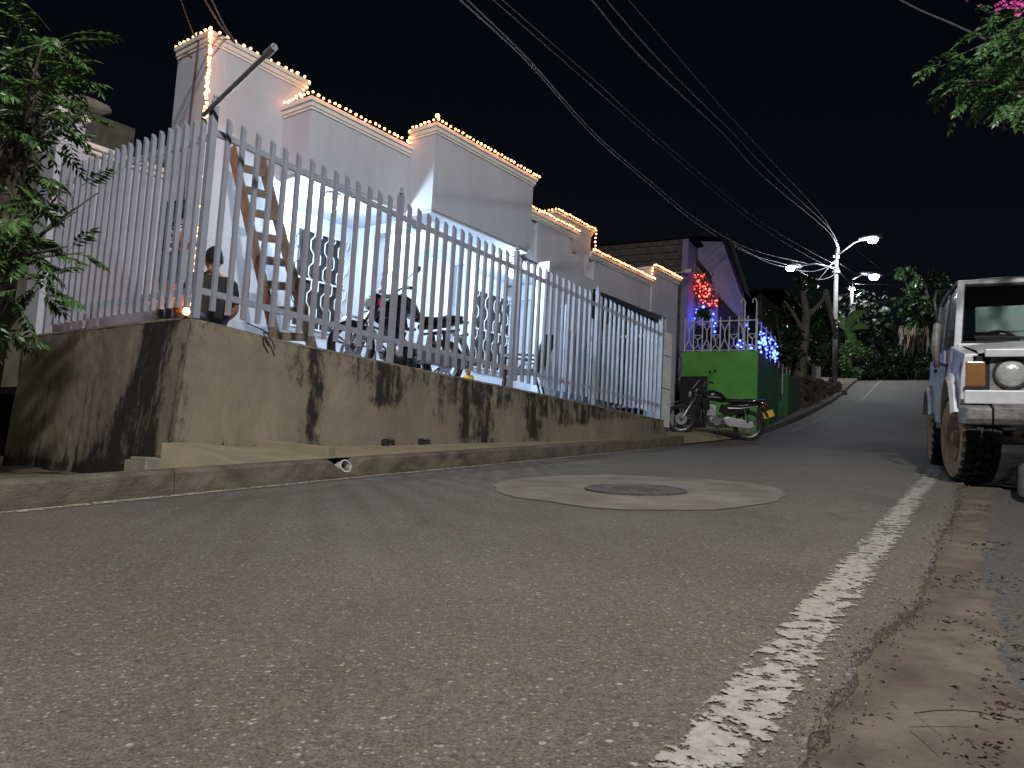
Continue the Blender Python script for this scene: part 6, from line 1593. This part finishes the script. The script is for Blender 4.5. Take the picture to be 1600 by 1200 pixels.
# pale big trunk by the rubble
plant('tree', 'old pale trunked tree behind the rubble heap left of the tall pole', 'tree', atY(1248,612,29), [(1240,470,30,.6,.5,160),(1225,520,30,.6,.7,260),(1262,440,31,.6,.3,90),(1240,560,29,.5,.5,260),(1270,545,30,.4,.4,160)], 'leaf_dark', .2, [([(1250,615,29),(1248,570,29),(1256,530,29),(1260,490,29),(1254,455,29)], [.34,.28,.20,.15,.09]),([(1258,500,29),(1285,470,30),(1290,455,30)], [.10,.07,.04]),([(1290,455,30),(1300,500,31),(1306,530,31)], [.12,.10,.08]),([(1256,520,29),(1240,490,29),(1225,470,29)], [.10,.06,.03])], 'bark_pale')
plant('climbing_plant', 'leafy dark climber hanging behind the blue lights', 'plant', atY(1232,590,24), [(1228,545,24,.4,.7,420),(1240,520,25,.35,.5,260),(1210,490,26,.6,.4,160)], 'leaf_dark', .14)
plant('potted_plant', 'dark potted plants on the green terrace behind the star railing', 'plant', atY(1120,548,18.2), [(1100,520,18.2,.25,.35,260),(1130,525,18.2,.3,.3,260),(1150,525,18.3,.25,.25,200),(1098,488,18.4,.22,.28,200)], 'leaf_dark', .10)
# far dark wood behind everything
fwd = MB()
for i in range(26):
    a_ = lerp(60, 88, random.random()); c_ = random.uniform(-34, 34) 
    base = W(a_, c_, 5.3)
    for k_ in range(3): leaf_cloud(fwd, base+Vector((random.gauss(0,2.5), random.gauss(0,2), random.uniform(1.5,8))), (3.2,2.6,2.8), 420, .5)
props(fwd.build('far_wood', M['leaf_far'], fix=False), 'dark mass of trees far behind the road crest', None, None, 'stuff')
tkm = MB().tube([(0,0,-.5),(.1,0,4),(.0,.1,9)], [.25,.2,.1], 8).mesh('trunk', M['bark'], True)
# house fragments left of the pole
hf = thing('hillside_house', 'dark small house wall with plank fence just left of the tall pole', 'house', atY(1290,610,35), radians(58))
hf.location.z = gz(hf.location.x, hf.location.y)
MB().box(-1.2, 2.2, .6, .8, -.3, 1.9).build('wall_face', M['concrete'], hf)
MB().box(-1.6, 2.4, .3, 3.0, 3.2, 3.28).build('roof_sheet', M['roof_dark'], hf)
for k_ in range(5): MB().box(-.9+k_*.22, -.74+k_*.22, .45, .49, -.2, 1.7+.1*(k_ % 2)).build('plank', M['pole'], hf)
MB().box(-6.0,-1.8,1.5,1.7,-2.0,3.4).build('back_wall', M['block'], hf)
MB().box(-6.4,-1.4,.6,3.6,3.42,3.5).build('back_roof', M['roof_dark'], hf)
# rubble heap
rbp = atY(1278,628,27.5)
rh = thing('rubble_heap', 'heap of stones and broken concrete between green post and utility pole', 'rubble', rbp)
sm = [rock_mesh('stone', r_, M['block'], 2, .5) for r_ in (.14,.2,.28,.1,.17)]
for i in range(150):
    px = random.uniform(1250,1312); t = (px-1250)/62
    pyb = lerp(648, 622, t); pyt = lerp(592, 598, t); q = random.random()**1.3
    p = atY(px, lerp(pyb, pyt, q), lerp(25, 33, t)+q*2.0)
    o = inst('stone', random.choice(sm), rh, p-rbp); o.rotation_euler = (random.random()*6,)*3; o.scale = [random.uniform(.6,1.4) for _ in range(3)]
b = MB(); b.grid(lambda p, q: atY(lerp(1246,1316,p), lerp(lerp(650,624,p), lerp(596,600,p), q), lerp(25.3,33.3,p)+q*2.2)-rbp+Vector([.06*fbm(p*20,q*20,i_) for i_ in range(3)]), 30, 20)
props(b.build('soil', M['dirt'], rh, smooth=False, fix=False), kind='stuff')
plk = thing('pale_plank', 'pale plank lying on the rubble heap', 'plank', atY(1256,594,26.5))
MB().bar((0,0,.05), atY(1276,601,27.5)-atY(1256,594,26.5)+Vector((0,0,.05)), .10, .04).build('board', M['pole'], plk)
